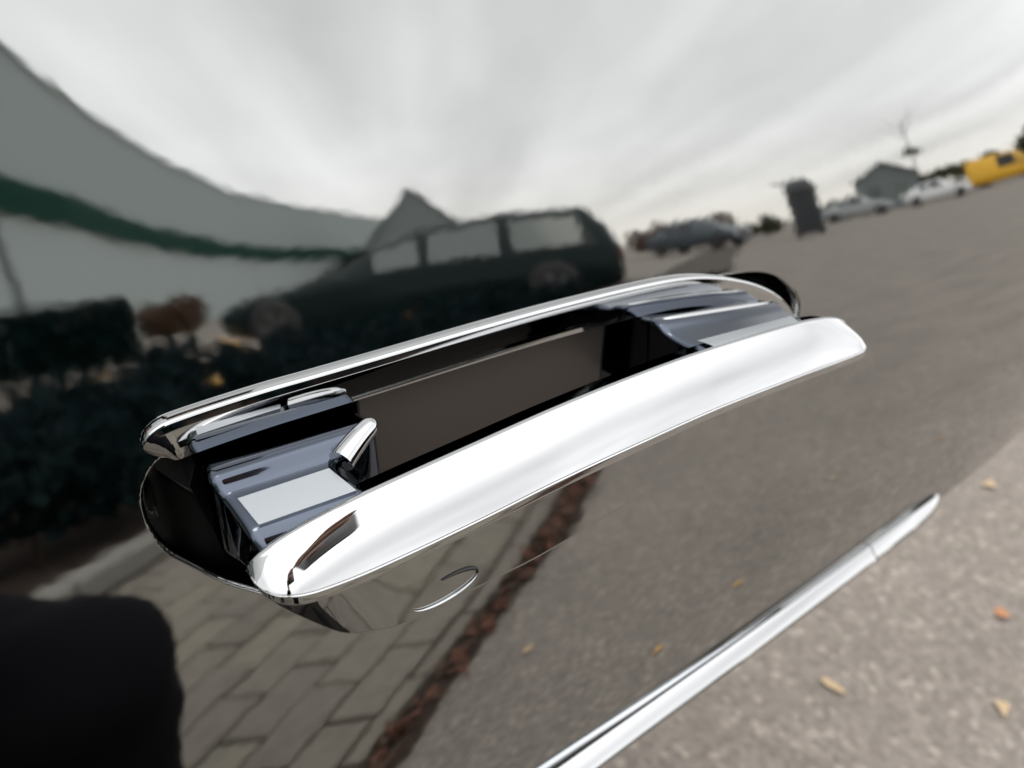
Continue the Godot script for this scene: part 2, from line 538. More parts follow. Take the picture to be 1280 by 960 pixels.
func make_materials() -> void:
	var m: StandardMaterial3D
	m = mat("green_black_paint", lin(0.405, 0.412, 0.408), 0.03, 1.0)
	var peel := noise_tex(FastNoiseLite.TYPE_SIMPLEX_SMOOTH, 0.035, [], 512, 2, 9, true, 3.0)
	m.normal_enabled = true
	m.normal_texture = peel
	m.normal_scale = 0.006
	m.uv1_triplanar = true
	m.uv1_scale = Vector3.ONE * 6.0
	mat("chrome", lin(0.555, 0.56, 0.565), 0.03, 1.0)
	mat("reflection_black", lin(0.006, 0.006, 0.007), 0.08)
	mat("satin_chrome", lin(0.60, 0.63, 0.66), 0.3, 1.0)
	mat("smoked_chrome", lin(0.10, 0.115, 0.145), 0.07, 1.0)
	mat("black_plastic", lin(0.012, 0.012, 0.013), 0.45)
	mat("recess_plastic", lin(0.088, 0.074, 0.065), 0.35)
	mat("rim_metal", lin(0.10, 0.105, 0.11), 0.4, 0.5)
	mat("rubber", lin(0.02, 0.02, 0.02), 0.75)
	m = mat("asphalt", lin(0.9, 0.9, 0.9), 0.92)
	m.albedo_texture = noise_tex(FastNoiseLite.TYPE_CELLULAR, 0.055, [[0.0, lin(0.188, 0.164, 0.142)], [0.5, lin(0.235, 0.206, 0.180)], [0.88, lin(0.275, 0.241, 0.211)], [1.0, lin(0.38, 0.335, 0.29)]], 1024, 1, 21)
	world_mapped(m, 2.2, 0.31)
	m.detail_albedo = noise_tex(FastNoiseLite.TYPE_SIMPLEX_SMOOTH, 0.012, [[0.0, gray(0.87)], [0.5, gray(0.95)], [1.0, gray(1.0)]], 512, 5, 4)
	m.heightmap_enabled = true
	m.heightmap_texture = noise_tex(FastNoiseLite.TYPE_SIMPLEX, 0.09, [], 512, 3, 22)
	m.heightmap_scale = 0.15
	for k in 5:
		var t: float = [0.88, 1.0, 1.12, 0.95, 1.05][k]
		m = mat("paver_%d" % k, lin(0.182 * t, (0.158 + 0.003 * (k % 3)) * t, (0.130 + 0.003 * (k % 2)) * t), 0.9)
		m.detail_albedo = mats["asphalt"].detail_albedo
		world_mapped(m, 3.0, 2.3 + 0.2 * k)
		m.heightmap_enabled = true
		m.heightmap_texture = mats["asphalt"].heightmap_texture
		m.heightmap_scale = 0.08
	m = mat("sand", lin(0.055, 0.045, 0.036), 1.0)
	m = mat("soil", lin(0.05, 0.028, 0.018), 1.0)
	m.detail_albedo = noise_tex(FastNoiseLite.TYPE_SIMPLEX_SMOOTH, 0.03, [[0.0, gray(0.45)], [1.0, gray(1.0)]], 512, 4, 14)
	world_mapped(m, 2.0, 3.0)
	mat("kerb_stone", lin(0.20, 0.19, 0.17), 0.9)
	mat("leaf_yellow", lin(0.52, 0.30, 0.085), 0.7)
	mat("leaf_orange", lin(0.42, 0.20, 0.09), 0.7)
	mat("leaf_tan", lin(0.44, 0.33, 0.20), 0.75)
	mat("leaf_brown", lin(0.07, 0.040, 0.026), 0.85)
	mat("leaf_rust", lin(0.115, 0.050, 0.030), 0.85)
	for a in [["shrub_green", 0.006, 0.012, 0.013], ["hedge_green", 0.005, 0.016, 0.015], ["brown_foliage", 0.075, 0.048, 0.030], ["olive_foliage", 0.055, 0.060, 0.030], ["rust_foliage", 0.085, 0.055, 0.045]]:
		m = mat(a[0], lin(a[1], a[2], a[3]), 0.75)
		m.metallic_specular = 0.12
		m.backlight_enabled = true
		m.backlight = lin(a[1], a[2], a[3])
	mat("bark", lin(0.06, 0.045, 0.035), 0.95)
	mat("grey_render", lin(0.345, 0.395, 0.387), 0.9)
	mat("grey_render_light", lin(0.40, 0.45, 0.442), 0.9)
	mat("green_fascia", lin(0.008, 0.045, 0.032), 0.6).metallic_specular = 0.1
	mat("slate", lin(0.17, 0.195, 0.195), 0.9)
	mat("dark_metal", lin(0.02, 0.023, 0.028), 0.5)
	mat("glass_dark", lin(0.015, 0.018, 0.02), 0.05)
	mat("window_grey", lin(0.125, 0.145, 0.14), 0.1)
	mat("white_paint", lin(0.72, 0.73, 0.74), 0.3)
	mat("yellow_paint", lin(0.72, 0.40, 0.02), 0.35)
	mat("silver_paint", lin(0.33, 0.35, 0.36), 0.35)
	mat("dark_paint", lin(0.020, 0.027, 0.026), 0.25)
	mat("dark_gloss", lin(0.010, 0.018, 0.018), 0.15).metallic_specular = 0.22
	mat("blue_grey_paint", lin(0.06, 0.075, 0.09), 0.3)
	mat("lamp_glass", lin(0.6, 0.58, 0.55), 0.2)
	mat("red_glass", lin(0.09, 0.010, 0.008), 0.3)
	mat("dark_cloth", lin(0.008, 0.008, 0.010), 0.95)
	mats["dark_cloth"].metallic_specular = 0.15
	mat("navy_cloth", lin(0.008, 0.008, 0.010), 0.95)
	mats["navy_cloth"].metallic_specular = 0.15
	mat("skin", lin(0.42, 0.24, 0.17), 0.55)
	mat("hair", lin(0.03, 0.02, 0.014), 0.7)
	mat("shoe", lin(0.02, 0.018, 0.017), 0.5)

# ---------------------------------------------------------------- ground
func sheet(lo: Vector2, hi: Vector2, y: float) -> ArrayMesh:
	var g := Geo.new()
	g.face([Vector3(lo.x, y, lo.y), Vector3(hi.x, y, lo.y), Vector3(hi.x, y, hi.y), Vector3(lo.x, y, hi.y)], Vector3.UP)
	return g.mesh()

func uvp(u: float, v: float, y := 0.0) -> Vector3:
	return PU * u + PV * v + Vector3.UP * y

func leaf_mesh(l: float, w: float, curl: float, lobes: int, sd: int) -> ArrayMesh:
	var r := RandomNumberGenerator.new()
	r.seed = sd
	var g := Geo.new()
	var n := 22
	var pts := []
	for i in n:
		var a := TAU * i / n
		var k := 1.0 + 0.16 * cos(a * lobes) + r.randf_range(-0.06, 0.06)
		var x := cos(a) * l * 0.5 * k
		var z := sin(a) * w * 0.5 * k * (1.0 - 0.25 * cos(a))
		pts.append(Vector3(x, 0.002 + curl * (absf(z) / w + 0.5 * (x / l) * (x / l)) + r.randf_range(0, 0.001), z))
	for i in n:
		g.face([Vector3(0, 0.0015, 0), pts[i], pts[(i + 1) % n]], Vector3.UP)
	g.box(Vector3(l * 0.45, 0.001, -0.0006), Vector3(l * 0.8, 0.0022, 0.0006))
	return g.mesh()

func make_ground() -> void:
	structure("road", sheet(Vector2(-700, -700), Vector2(700, 700), 0.0), mats["asphalt"], "worn grey asphalt street surface with pale stone chips")
	# leaves lying on the street one by one: seen straight under the door and mirrored in the paint
	var spots := [
		[1.254, -0.179, "leaf_tan", "pale tan fallen leaf on asphalt just below the tip of the door trim"],
		[1.002, -0.019, "leaf_orange", "orange brown fallen leaf on asphalt near the right edge of the photo"],
		[0.706, -0.062, "leaf_tan", "small cream tan fallen leaf on asphalt below the middle of the door trim"],
		[1.45, 0.38, "leaf_orange", "orange fallen leaf mirrored in the paint above the trim tip"],
		[1.25, 0.59, "leaf_tan", "dull tan fallen leaf mirrored in the paint left of the orange one"],
		[0.83, 0.45, "leaf_yellow", "yellow fallen leaf mirrored in the paint above the grey end of the trim"],
		[0.64, 0.44, "leaf_yellow", "small ochre fallen leaf mirrored low in the paint near the trim"],
		[0.55, 0.73, "leaf_tan", "beige fallen leaf mirrored in the paint right of the brown leaf line"],
		[1.33, -0.12, "leaf_orange", "rusty fallen leaf on asphalt beside the right photo edge"],
		[0.86, 0.06, "leaf_tan", "crumpled beige leaf on asphalt near the bottom right corner"],
		[2.7, 1.9, "leaf_orange", "orange leaf mirrored in the paint far above the handle tip"],
	]
	var shapes := [leaf_mesh(0.046, 0.030, 0.010, 3, 1), leaf_mesh(0.040, 0.032, 0.014, 5, 2), leaf_mesh(0.052, 0.026, 0.006, 2, 3)]
	for i in spots.size():
		var s: Array = spots[i]
		var o := put("fallen_leaf", shapes[i % 3], mats[s[2]])
		o.position = Vector3(s[0], 0.003, s[1])
		o.rotation.y = rng.randf() * TAU
		o.scale = Vector3.ONE * rng.randf_range(0.38, 0.52)
		tag(o, s[3], "leaf", "fallen leaves on the street")
	# the lot beyond the planting: heaps of yellow leaves, a few metres apart
	var heaps := [[3.24, 14.0], [5.2, 19.0], [4.02, 12.6], [2.2, 10.4], [4.4, 16.0], [3.0, 9.6]]
	var mm := MultiMesh.new()
	mm.transform_format = MultiMesh.TRANSFORM_3D
	mm.mesh = leaf_mesh(0.11, 0.08, 0.03, 3, 8)
	mm.instance_count = heaps.size() * 26
	for h in heaps.size():
		for k in 26:
			var b := Basis(Vector3.UP, rng.randf() * TAU).rotated(Vector3.RIGHT, rng.randf_range(-0.3, 0.3))
			mm.set_instance_transform(h * 26 + k, Transform3D(b, Vector3(heaps[h][0] + rng.randfn(0, 0.16), 0.01 + rng.randf() * 0.05, heaps[h][1] + rng.randfn(0, 0.22))))
	var lo := MultiMeshInstance3D.new()
	lo.name = "leaf_drift"
	lo.multimesh = mm
	lo.material_override = mats["leaf_yellow"]
	add_child(lo)
	tag(lo, "loose patches of yellow leaves scattered on the far lot", "leaves")
	lo.set_meta("kind", "stuff")

func paver_mesh(l: float, w: float, sd: int) -> ArrayMesh:
	var r := RandomNumberGenerator.new()
	r.seed = sd
	var g := Geo.new()
	g.box(Vector3(-l / 2, -0.02, -w / 2), Vector3(l / 2, 0.0, w / 2), 0.0035)
	for i in g.v.size():
		var p := g.v[i]
		if p.y > -0.001:
			g.v[i] = p + Vector3(0, 0.0016 * sin(p.x * 40.0 + sd * 2.0) * cos(p.z * 60.0 + sd), 0)
	return g.mesh()

func make_pavement() -> void:
	var g := Geo.new()
	g.face([uvp(-12, 0.385, 0.004), uvp(30, 0.385, 0.004), uvp(30, 1.66, 0.004), uvp(-12, 1.66, 0.004)], Vector3.UP)
	var walk := structure("pavement", g.mesh(), mats["sand"], "block paved pavement with a running bond of grey brown pavers")
	var shapes := []
	for k in 4:
		shapes.append(paver_mesh(0.192, 0.093, k + 1))
	var edging := []
	for k in 2:
		edging.append(paver_mesh(0.192, 0.036, k + 9))
	var b := Basis(PU, Vector3.UP, -PV)
	var rest := SurfaceTool.new()
	rest.begin(Mesh.PRIMITIVE_TRIANGLES)
	var rows := 12
	for r in range(-1, rows):
		var v := 0.407 if r < 0 else 0.482 + 0.1 * r
		var off := 0.07 + (0.0 if r % 2 == 0 else 0.1) + 0.013 * sin(r * 2.3)
		for i in range(-30, 60):
			var u := off + i * 0.2
			var t := Transform3D(b.rotated(Vector3.UP, rng.randfn(0, 0.006)), uvp(u + rng.randfn(0, 0.0012), v + rng.randfn(0, 0.0010), 0.016 + rng.randfn(0, 0.0012)))
			t.basis = t.basis.rotated(PU, rng.randfn(0, 0.006)).rotated(PV, rng.randfn(0, 0.004))
			var shape: ArrayMesh = edging[rng.randi() % 2] if r < 0 else shapes[rng.randi() % 4]
			var shade := rng.randi() % 5
			if u > -0.4 and u < 4.2:
				put("paver", shape, mats["paver_%d" % shade], walk, t)
			else:
				rest.append_from(shape, 0, t)
	var far := put("distant_pavers", rest.commit(), mats["paver_1"], walk)
	far.set_meta("kind", "stuff")
	# brown seam of soil and rotting leaves between pavement and street
	var s := Geo.new()
	s.surf(0, 0, func(u, w): return uvp(u, 0.386 - w * (0.062 + 0.016 * noise.get_noise_2d(u * 9.0, 3.0)), 0.004 + 0.010 * sin(PI * clampf(w, 0, 1)) * (1.0 + 0.7 * noise.get_noise_2d(u * 22.0, w * 3.0))), Vector3.UP, false, steps([-6.0, 0.0, 40, 3.0, 240, 14.0, 60]), steps([0.0, 1.0, 8]))
	structure("gutter_soil", s.mesh(), mats["soil"], "brown seam of soil between the pavers and the asphalt")
	for pass_ in 2:
		var mm := MultiMesh.new()
		mm.transform_format = MultiMesh.TRANSFORM_3D
		mm.mesh = leaf_mesh(0.030, 0.020, 0.012, 3, 31 + pass_)
		mm.instance_count = 420
		for k in mm.instance_count:
			var u := -0.6 + rng.randf() * 5.0
			var bb := Basis(Vector3.UP, rng.randf() * TAU).rotated(Vector3.RIGHT, rng.randf_range(-0.7, 0.7)).scaled(Vector3.ONE * rng.randf_range(0.4, 1.1))
			mm.set_instance_transform(k, Transform3D(bb, uvp(u, 0.352 + rng.randfn(0, 0.016), 0.012 + rng.randf() * 0.006)))
		var o := MultiMeshInstance3D.new()
		o.name = ["brown_leaf_litter", "rust_leaf_litter"][pass_]
		o.multimesh = mm
		o.material_override = mats[["leaf_brown", "leaf_rust"][pass_]]
		add_child(o)
		tag(o, ["dark brown leaf litter lying along the pavement seam", "rust red leaf litter mixed into the pavement seam"][pass_], "leaf litter")
		o.set_meta("kind", "stuff")
	# kerb at the back of the pavement
	var base := Geo.new()
	base.face([uvp(-12, 1.66, 0.006), uvp(30, 1.66, 0.006), uvp(30, 1.78, 0.006), uvp(-12, 1.78, 0.006)], Vector3.UP)
	var kerb := structure("kerb", base.mesh(), mats["sand"], "pale stone kerb between the pavement and the dark planting")
	var st := Geo.new()
	st.box(Vector3(-0.396, 0.0, -0.05), Vector3(0.396, 0.07, 0.05), 0.008)
	var stone := st.mesh()
	for i in range(-8, 26):
		put("kerb_stone", stone, mats["kerb_stone"], kerb, Transform3D(b, uvp(i * 0.8 + 0.1, 1.71, 0.006)))
	var bed := Geo.new()
	bed.face([uvp(-12, 1.78, 0.03), uvp(14, 1.78, 0.03), uvp(14, 4.2, 0.03), uvp(-12, 4.2, 0.03)], Vector3.UP)
	structure("planting_bed", bed.mesh(), mats["soil"], "dark soil bed behind the pale kerb")

# ---------------------------------------------------------------- plants
func foliage(size: Vector3, count: int, leaf: float, sd: int, boxy := false) -> ArrayMesh:
	var r := RandomNumberGenerator.new()
	r.seed = sd
	var g := Geo.new()
	var lumps := []
	for k in 9:
		lumps.append(Vector3(r.randf_range(-1, 1), r.randf_range(0.1, 1.0), r.randf_range(-1, 1)))
	for k in count:
		var p: Vector3
		if boxy:
			p = Vector3(r.randf_range(-1, 1), r.randf_range(0.02, 1.0), r.randf_range(-1, 1))
			var side := r.randi() % 3
			if side == 0: p.y = 1.0 - absf(r.randfn(0, 0.06))
			elif side == 1: p.z = (1.0 - absf(r.randfn(0, 0.1))) * signf(p.z)
		else:
			var c: Vector3 = lumps[r.randi() % lumps.size()]
			var d := Vector3(r.randfn(), r.randfn(), r.randfn()).normalized()
			p = c * 0.62 + d * 0.36 * pow(r.randf(), 0.35)
			p.y = maxf(p.y, 0.02)
		p *= size
		var a := Vector3(r.randfn(), r.randfn() * 0.6, r.randfn()).normalized()
		var b := a.cross(Vector3(r.randfn(), r.randfn(), r.randfn())).normalized()
		var l := leaf * r.randf_range(0.6, 1.3)
		g.face([p - a * l * 0.5, p + b * l * 0.28 + Vector3(0, l * 0.06, 0), p + a * l * 0.5])
		g.face([p - a * l * 0.5, p + a * l * 0.5, p - b * l * 0.28])
	return g.mesh()

func plant(called: String, label: String, category: String, at: Vector3, crown: Mesh, m: String, trunk_h: float, trunk_r: float, group := "", sc := Vector3.ONE, turn := 0.0) -> Node3D:
	var t := thing(called, label, category, at, turn, group)
	var c := put("crown" if trunk_h > 0.6 else "foliage", crown, mats[m], t)
	c.position.y = trunk_h * 0.75
	c.scale = sc
	var g := Geo.new()
	var path := []
	for i in 6:
		path.append(Vector3(0.15 * trunk_r * sin(i * 2.1), trunk_h * 1.25 * i / 5.0, 0.15 * trunk_r * cos(i * 1.7)))
	g.tube(path, func(s): return trunk_r * (1.15 - 0.7 * s), 9)
	for k in 5:
		var a := TAU * k / 5.0 + 0.4
		var y := trunk_h * (0.85 + 0.07 * k)
		g.tube([Vector3(0, y, 0), Vector3(cos(a) * trunk_h * 0.2, y + trunk_h * 0.18, sin(a) * trunk_h * 0.2), Vector3(cos(a) * trunk_h * 0.42, y + trunk_h * 0.30, sin(a) * trunk_h * 0.42)], func(s): return trunk_r * 0.42 * (1.0 - 0.8 * s), 6)
	put("trunk" if trunk_h > 0.6 else "stem", g.mesh(), mats["bark"], t)
	return t

func polar(az: float, r: float) -> Vector3:
	return Vector3(sin(deg_to_rad(az)) * r, 0, cos(deg_to_rad(az)) * r)

func make_surroundings() -> void:
	# low dark shrubs in the bed
	var kinds := [foliage(Vector3(0.42, 0.40, 0.40), 900, 0.075, 1), foliage(Vector3(0.46, 0.36, 0.42), 900, 0.07, 2), foliage(Vector3(0.38, 0.46, 0.40), 900, 0.08, 3)]
	for row in 3:
		for i in 17:
			var u := -2.2 + i * 0.62 + 0.3 * (row % 2) + rng.randfn(0, 0.05)
			plant("low_shrub", "low dark evergreen shrub in the bed behind the pale kerb", "shrub", uvp(u, 2.2 + row * 0.62 + rng.randfn(0, 0.06), 0.03), kinds[rng.randi() % 3], "shrub_green", 0.12, 0.012, "low shrubs filling the bed behind the kerb", Vector3.ONE * rng.randf_range(0.85, 1.1), rng.randf() * TAU)
	var fallen := MultiMesh.new()
	fallen.transform_format = MultiMesh.TRANSFORM_3D
	fallen.mesh = leaf_mesh(0.095, 0.060, 0.02, 3, 77)
	fallen.instance_count = 26
	for k in 26:
		var lb := Basis(Vector3.UP, rng.randf() * TAU).rotated(Vector3.RIGHT, rng.randf_range(-0.35, 0.35)).scaled(Vector3.ONE * rng.randf_range(0.6, 1.1))
		fallen.set_instance_transform(k, Transform3D(lb, uvp(rng.randf_range(0.3, 6.5), rng.randf_range(2.1, 3.6), rng.randf_range(0.36, 0.46))))
	var fo := MultiMeshInstance3D.new()
	fo.name = "leaves_on_shrubs"
	fo.multimesh = fallen
	fo.material_override = mats["leaf_yellow"]
	add_child(fo)
	tag(fo, "yellow fallen leaves caught on top of the low dark shrubs", "leaves")
	fo.set_meta("kind", "stuff")
	# taller clipped hedge before the long grey building
	for i in 4:
		plant("clipped_hedge", ["dark clipped hedge section at the left end of its row", "dark clipped hedge section second from the left", "dark clipped hedge section third from the left", "dark clipped hedge section next to the brown bush"][i], "hedge", polar(-10.5 + i * 4.4, 12.0), foliage(Vector3(0.60, 0.78, 0.4), 4500, 0.12, 40 + i, true), "hedge_green", 0.1, 0.03, "clipped hedge sections before the grey building", Vector3.ONE, deg_to_rad(-10.5 + i * 4.4))
	plant("brown_bush", "round brown bush beside the clipped hedge before the grey building", "bush", polar(7.4, 12.6), foliage(Vector3(0.78, 0.62, 0.6), 2200, 0.09, 51), "brown_foliage", 0.45, 0.03)
	# long grey building with a dark green fascia
	long_building()
	gable_house("grey_gable_house", "grey house with a steep gable behind the end of the long building", polar(26.0, 62.0), deg_to_rad(26.0), 8.2, 8.0, 3.2, 6.7, "slate")
	gable_house("low_grey_shed", "low grey pitched shed beyond the white car", polar(61.6, 62.0), deg_to_rad(64.0), 5.2, 7.0, 2.7, 3.9, "slate")
	# cars
	var low_car := [[-2.15, 0.30, 0.72, 0.76, 0.74], [-2.05, 0.24, 0.76, 1.00, 0.83], [-1.85, 0.2, 0.78, 1.22, 0.87], [-0.9, 0.2, 0.78, 1.27, 0.89], [0.1, 0.2, 0.77, 1.22, 0.89], [0.75, 0.2, 0.76, 1.06, 0.88], [1.55, 0.2, 0.74, 0.78, 0.88], [2.5, 0.22, 0.64, 0.67, 0.83], [2.85, 0.30, 0.54, 0.56, 0.70]]
	var saloon := [[-2.2, 0.32, 0.86, 0.88, 0.72], [-1.7, 0.22, 0.94, 0.99, 0.84], [-1.1, 0.2, 0.94, 1.28, 0.86], [-0.6, 0.2, 0.94, 1.42, 0.87], [0.35, 0.2, 0.93, 1.41, 0.87], [1.05, 0.2, 0.92, 0.97, 0.86], [1.8, 0.22, 0.80, 0.83, 0.82], [2.15, 0.30, 0.66, 0.68, 0.70]]
	var van := [[-2.5, 0.35, 1.2, 2.18, 0.88], [-2.42, 0.25, 1.2, 2.25, 0.93], [-0.6, 0.25, 1.2, 2.28, 0.95], [0.9, 0.25, 1.18, 2.22, 0.95], [1.35, 0.25, 1.15, 1.85, 0.94], [1.95, 0.25, 1.08, 1.15, 0.90], [2.35, 0.3, 0.88, 0.9, 0.82]]
	make_parked_car("parked_car", "long low dark green car standing across the lot behind the low shrubs", polar(28.0, 9.6), deg_to_rad(222.0), low_car, "dark_gloss", "window_grey")
	make_parked_car("parked_car", "small blue grey car parked beside the rusty bushes", polar(46.5, 31.0), deg_to_rad(80.0), saloon, "blue_grey_paint", "glass_dark")
	make_parked_car("parked_car", "white saloon car parked between the grey shed and yellow van", polar(65.2, 44.0), deg_to_rad(62.0), saloon, "white_paint", "glass_dark")
	make_parked_car("parked_van", "yellow van parked at the far right end of the street", polar(71.2, 56.0), deg_to_rad(66.0), van, "yellow_paint", "glass_dark", "van").scale = Vector3(1.3, 1.05, 1.2)
	make_parked_car("parked_car", "silver car parked in front of the hedge beyond the dark bin", polar(58.8, 44.0), deg_to_rad(62.0), saloon, "silver_paint", "glass_dark")
	# dark recycling bank with a lid that juts out
	var bin := thing("recycling_bank", "tall black recycling container with a jutting hood on the street", "container", polar(55.0, 25.0), deg_to_rad(55.0))
	var g := Geo.new()
	g.box(Vector3(-0.5, 0.1, -0.45), Vector3(0.5, 1.62, 0.45), 0.05)
	put("body", g.mesh(), mats["dark_metal"], bin)
	g = Geo.new()
	g.loft([[Vector3(-0.58, 1.62, -0.5), Vector3(0.54, 1.62, -0.5), Vector3(0.54, 1.62, 0.5), Vector3(-0.58, 1.62, 0.5)], [Vector3(-0.46, 1.88, -0.4), Vector3(0.4, 1.88, -0.4), Vector3(0.4, 1.88, 0.4), Vector3(-0.46, 1.88, 0.4)], [Vector3(-0.3, 2.05, -0.2), Vector3(0.2, 2.05, -0.2), Vector3(0.2, 2.05, 0.2), Vector3(-0.3, 2.05, 0.2)]], false)
	put("hood", g.mesh(), mats["dark_metal"], bin)
	g = Geo.new()
	g.box(Vector3(-0.95, 1.93, -0.05), Vector3(-0.2, 2.0, 0.05), 0.01)
	put("lifting_bar", g.mesh(), mats["dark_metal"], bin)
	for s in [-0.38, 0.38]:
		g = Geo.new()
		g.box(Vector3(s - 0.07, 0.0, -0.3), Vector3(s + 0.07, 0.1, 0.3), 0.01)
		put("foot", g.mesh(), mats["dark_metal"], bin)
	# trees and bushes along the far side
	var crown_a := foliage(Vector3(1.9, 2.0, 1.9), 3200, 0.30, 61)
	var crown_b := foliage(Vector3(2.4, 1.7, 2.2), 3200, 0.30, 62)
	var bush := foliage(Vector3(1.7, 1.4, 1.3), 2600, 0.22, 63)
	plant("rusty_bush", "rust brown bush behind the blue grey car", "bush", polar(43.0, 36.0), bush, "rust_foliage", 0.5, 0.06)
	plant("rusty_bush", "wider rust brown bush to the right of the blue grey car", "bush", polar(47.3, 37.0), bush, "rust_foliage", 0.5, 0.06, "", Vector3(1.2, 1.0, 1.0), 1.0)
	plant("grey_bush", "low olive bush just left of the black container", "bush", polar(51.5, 40.0), bush, "olive_foliage", 0.3, 0.06, "", Vector3(1.0, 0.8, 1.0), 2.0)
	plant("grey_bush", "olive bush just right of the black container", "bush", polar(57.8, 52.0), bush, "olive_foliage", 0.4, 0.06, "", Vector3(1.4, 1.1, 1.0), 0.4)
	plant("olive_tree", "olive brown tree behind the white saloon car", "tree", polar(65.5, 60.0), crown_a, "olive_foliage", 1.6, 0.14, "trees beyond the parked cars", Vector3(1.2, 0.8, 1.2))
	plant("olive_tree", "olive brown tree above the yellow van", "tree", polar(69.5, 58.0), crown_b, "olive_foliage", 1.8, 0.16, "trees beyond the parked cars", Vector3(1.2, 1.0, 1.2), 1.3)
	plant("olive_tree", "tallest olive brown tree at the far right of the street", "tree", polar(74.5, 56.0), crown_a, "olive_foliage", 2.2, 0.18, "trees beyond the parked cars", Vector3(1.5, 1.2, 1.4), 2.2)
	plant("olive_tree", "olive brown tree past the end of the parked cars", "tree", polar(80.5, 60.0), crown_b, "olive_foliage", 2.2, 0.18, "trees beyond the parked cars", Vector3(1.5, 1.3, 1.4), 0.2)
	for i in 7:
		plant("boundary_bush", ["boundary bush left of the grey shed", "boundary bush directly behind the grey shed", "boundary bush right of the grey shed", "boundary bush behind the white car", "boundary bush left of the yellow van", "boundary bush behind the yellow van", "boundary bush at the far right edge"][i], "bush", polar(56.5 + 3.2 * i, 68.0), bush, "olive_foliage", 0.4, 0.06, "bushes along the far boundary", Vector3(1.6, 1.25 + 0.15 * sin(i * 2.0), 1.2), i * 1.3)
	var thin := foliage(Vector3(1.5, 0.5, 0.8), 420, 0.30, 71)
	plant("slender_tree", "slender leaning tree rising above the grey shed", "tree", polar(64.0, 55.0), thin, "olive_foliage", 5.2, 0.07)

func long_building() -> void:
	var line := [Vector2(-12.0, 1.0), Vector2(-3.2, 14.0), Vector2(-1.0, 18.8), Vector2(1.56, 24.7), Vector2(3.9, 31.9), Vector2(7.4, 40.5), Vector2(13.5, 52.7), Vector2(29.5, 72.5), Vector2(44.0, 86.0), Vector2(62.0, 101.0)]
	var t := thing("long_building", "long pale grey building with a dark green fascia band", "building")
	var wall := func(out: float, y0: float, y1: float) -> ArrayMesh:
		var g := Geo.new()
		var front := []
		for k in line.size():
			var a: Vector2 = line[maxi(k - 1, 0)]
			var b: Vector2 = line[mini(k + 1, line.size() - 1)]
			var n := Vector2((b - a).y, -(b - a).x).normalized()
			front.append(line[k] + n * out)
		for k in line.size() - 1:
			var p: Vector2 = front[k]
			var q: Vector2 = front[k + 1]
			var n := Vector3((q - p).y, 0, -(q - p).x)
			g.face([Vector3(p.x, y0, p.y), Vector3(q.x, y0, q.y), Vector3(q.x, y1, q.y), Vector3(p.x, y1, p.y)], n)
			var back := Vector3(-14, 0, 6)
			for y in [y0, y1]:
				g.face([Vector3(p.x, y, p.y), Vector3(q.x, y, q.y), Vector3(q.x, y, q.y) + back, Vector3(p.x, y, p.y) + back], Vector3(0, y - (y0 + y1) / 2.0, 0))
		for e in [0, line.size() - 1]:
			var p: Vector2 = front[e]
			g.face([Vector3(p.x, y0, p.y), Vector3(p.x, y1, p.y), Vector3(p.x - 14, y1, p.y + 6), Vector3(p.x - 14, y0, p.y + 6)], Vector3(0, 0, -1 if e == 0 else 1))
		return g.mesh()
	put("lower_wall", wall.call(0.0, 0.0, 2.95), mats["grey_render_light"], t)
	put("fascia", wall.call(0.14, 2.95, 3.72), mats["green_fascia"], t)
	put("upper_wall", wall.call(0.0, 3.72, 6.75), mats["grey_render"], t)
	put("coping", wall.call(0.10, 6.75, 6.86), mats["grey_render"], t)
	var g := Geo.new()
	g.tube([Vector3(-0.1, 0, 20.6), Vector3(-0.1, 1.4, 20.6), Vector3(-0.1, 2.9, 20.6)], func(_s): return 0.07, 10)
	put("downpipe", g.mesh(), mats["slate"], t)

func gable_house(called: String, label: String, at: Vector3, turn: float, w: float, d: float, eave: float, ridge: float, m: String) -> void:
	var t := thing(called, label, "house", at, turn)
	var g := Geo.new()
	var f := [Vector3(-w / 2, 0, -d / 2), Vector3(w / 2, 0, -d / 2), Vector3(w / 2, eave, -d / 2), Vector3(0, ridge, -d / 2), Vector3(-w / 2, eave, -d / 2)]
	var r := []
	for p in f:
		r.append(p + Vector3(0, 0, d))
	g.loft([f, r], false)
	put("wall", g.mesh(), mats[m], t)
	for s in [-1.0, 1.0]:
		g = Geo.new()
		var n := Vector3(s * (ridge - eave), w / 2, 0).normalized() * 0.12
		var p0 := Vector3(s * w / 2 * 1.08, eave - (ridge - eave) * 0.08 + 0.02, -d / 2 - 0.25)
		var p1 := Vector3(s * 0.005, ridge + 0.02, -d / 2 - 0.25)
		var ring := [p0, p1, p1 + n, p0 + n]
		var ring2 := []
		for p in ring:
			ring2.append(p + Vector3(0, 0, d + 0.5))
		g.loft([ring, ring2], false)
		put("roof", g.mesh(), mats["slate"], t)
	for s in [-1.0, 1.0]:
		g = Geo.new()
		g.box(Vector3(s * w * 0.22 - 0.45, 1.0, -d / 2 - 0.05), Vector3(s * w * 0.22 + 0.45, 2.1, -d / 2 + 0.02), 0.02)
		put("window", g.mesh(), mats["window_grey"], t)

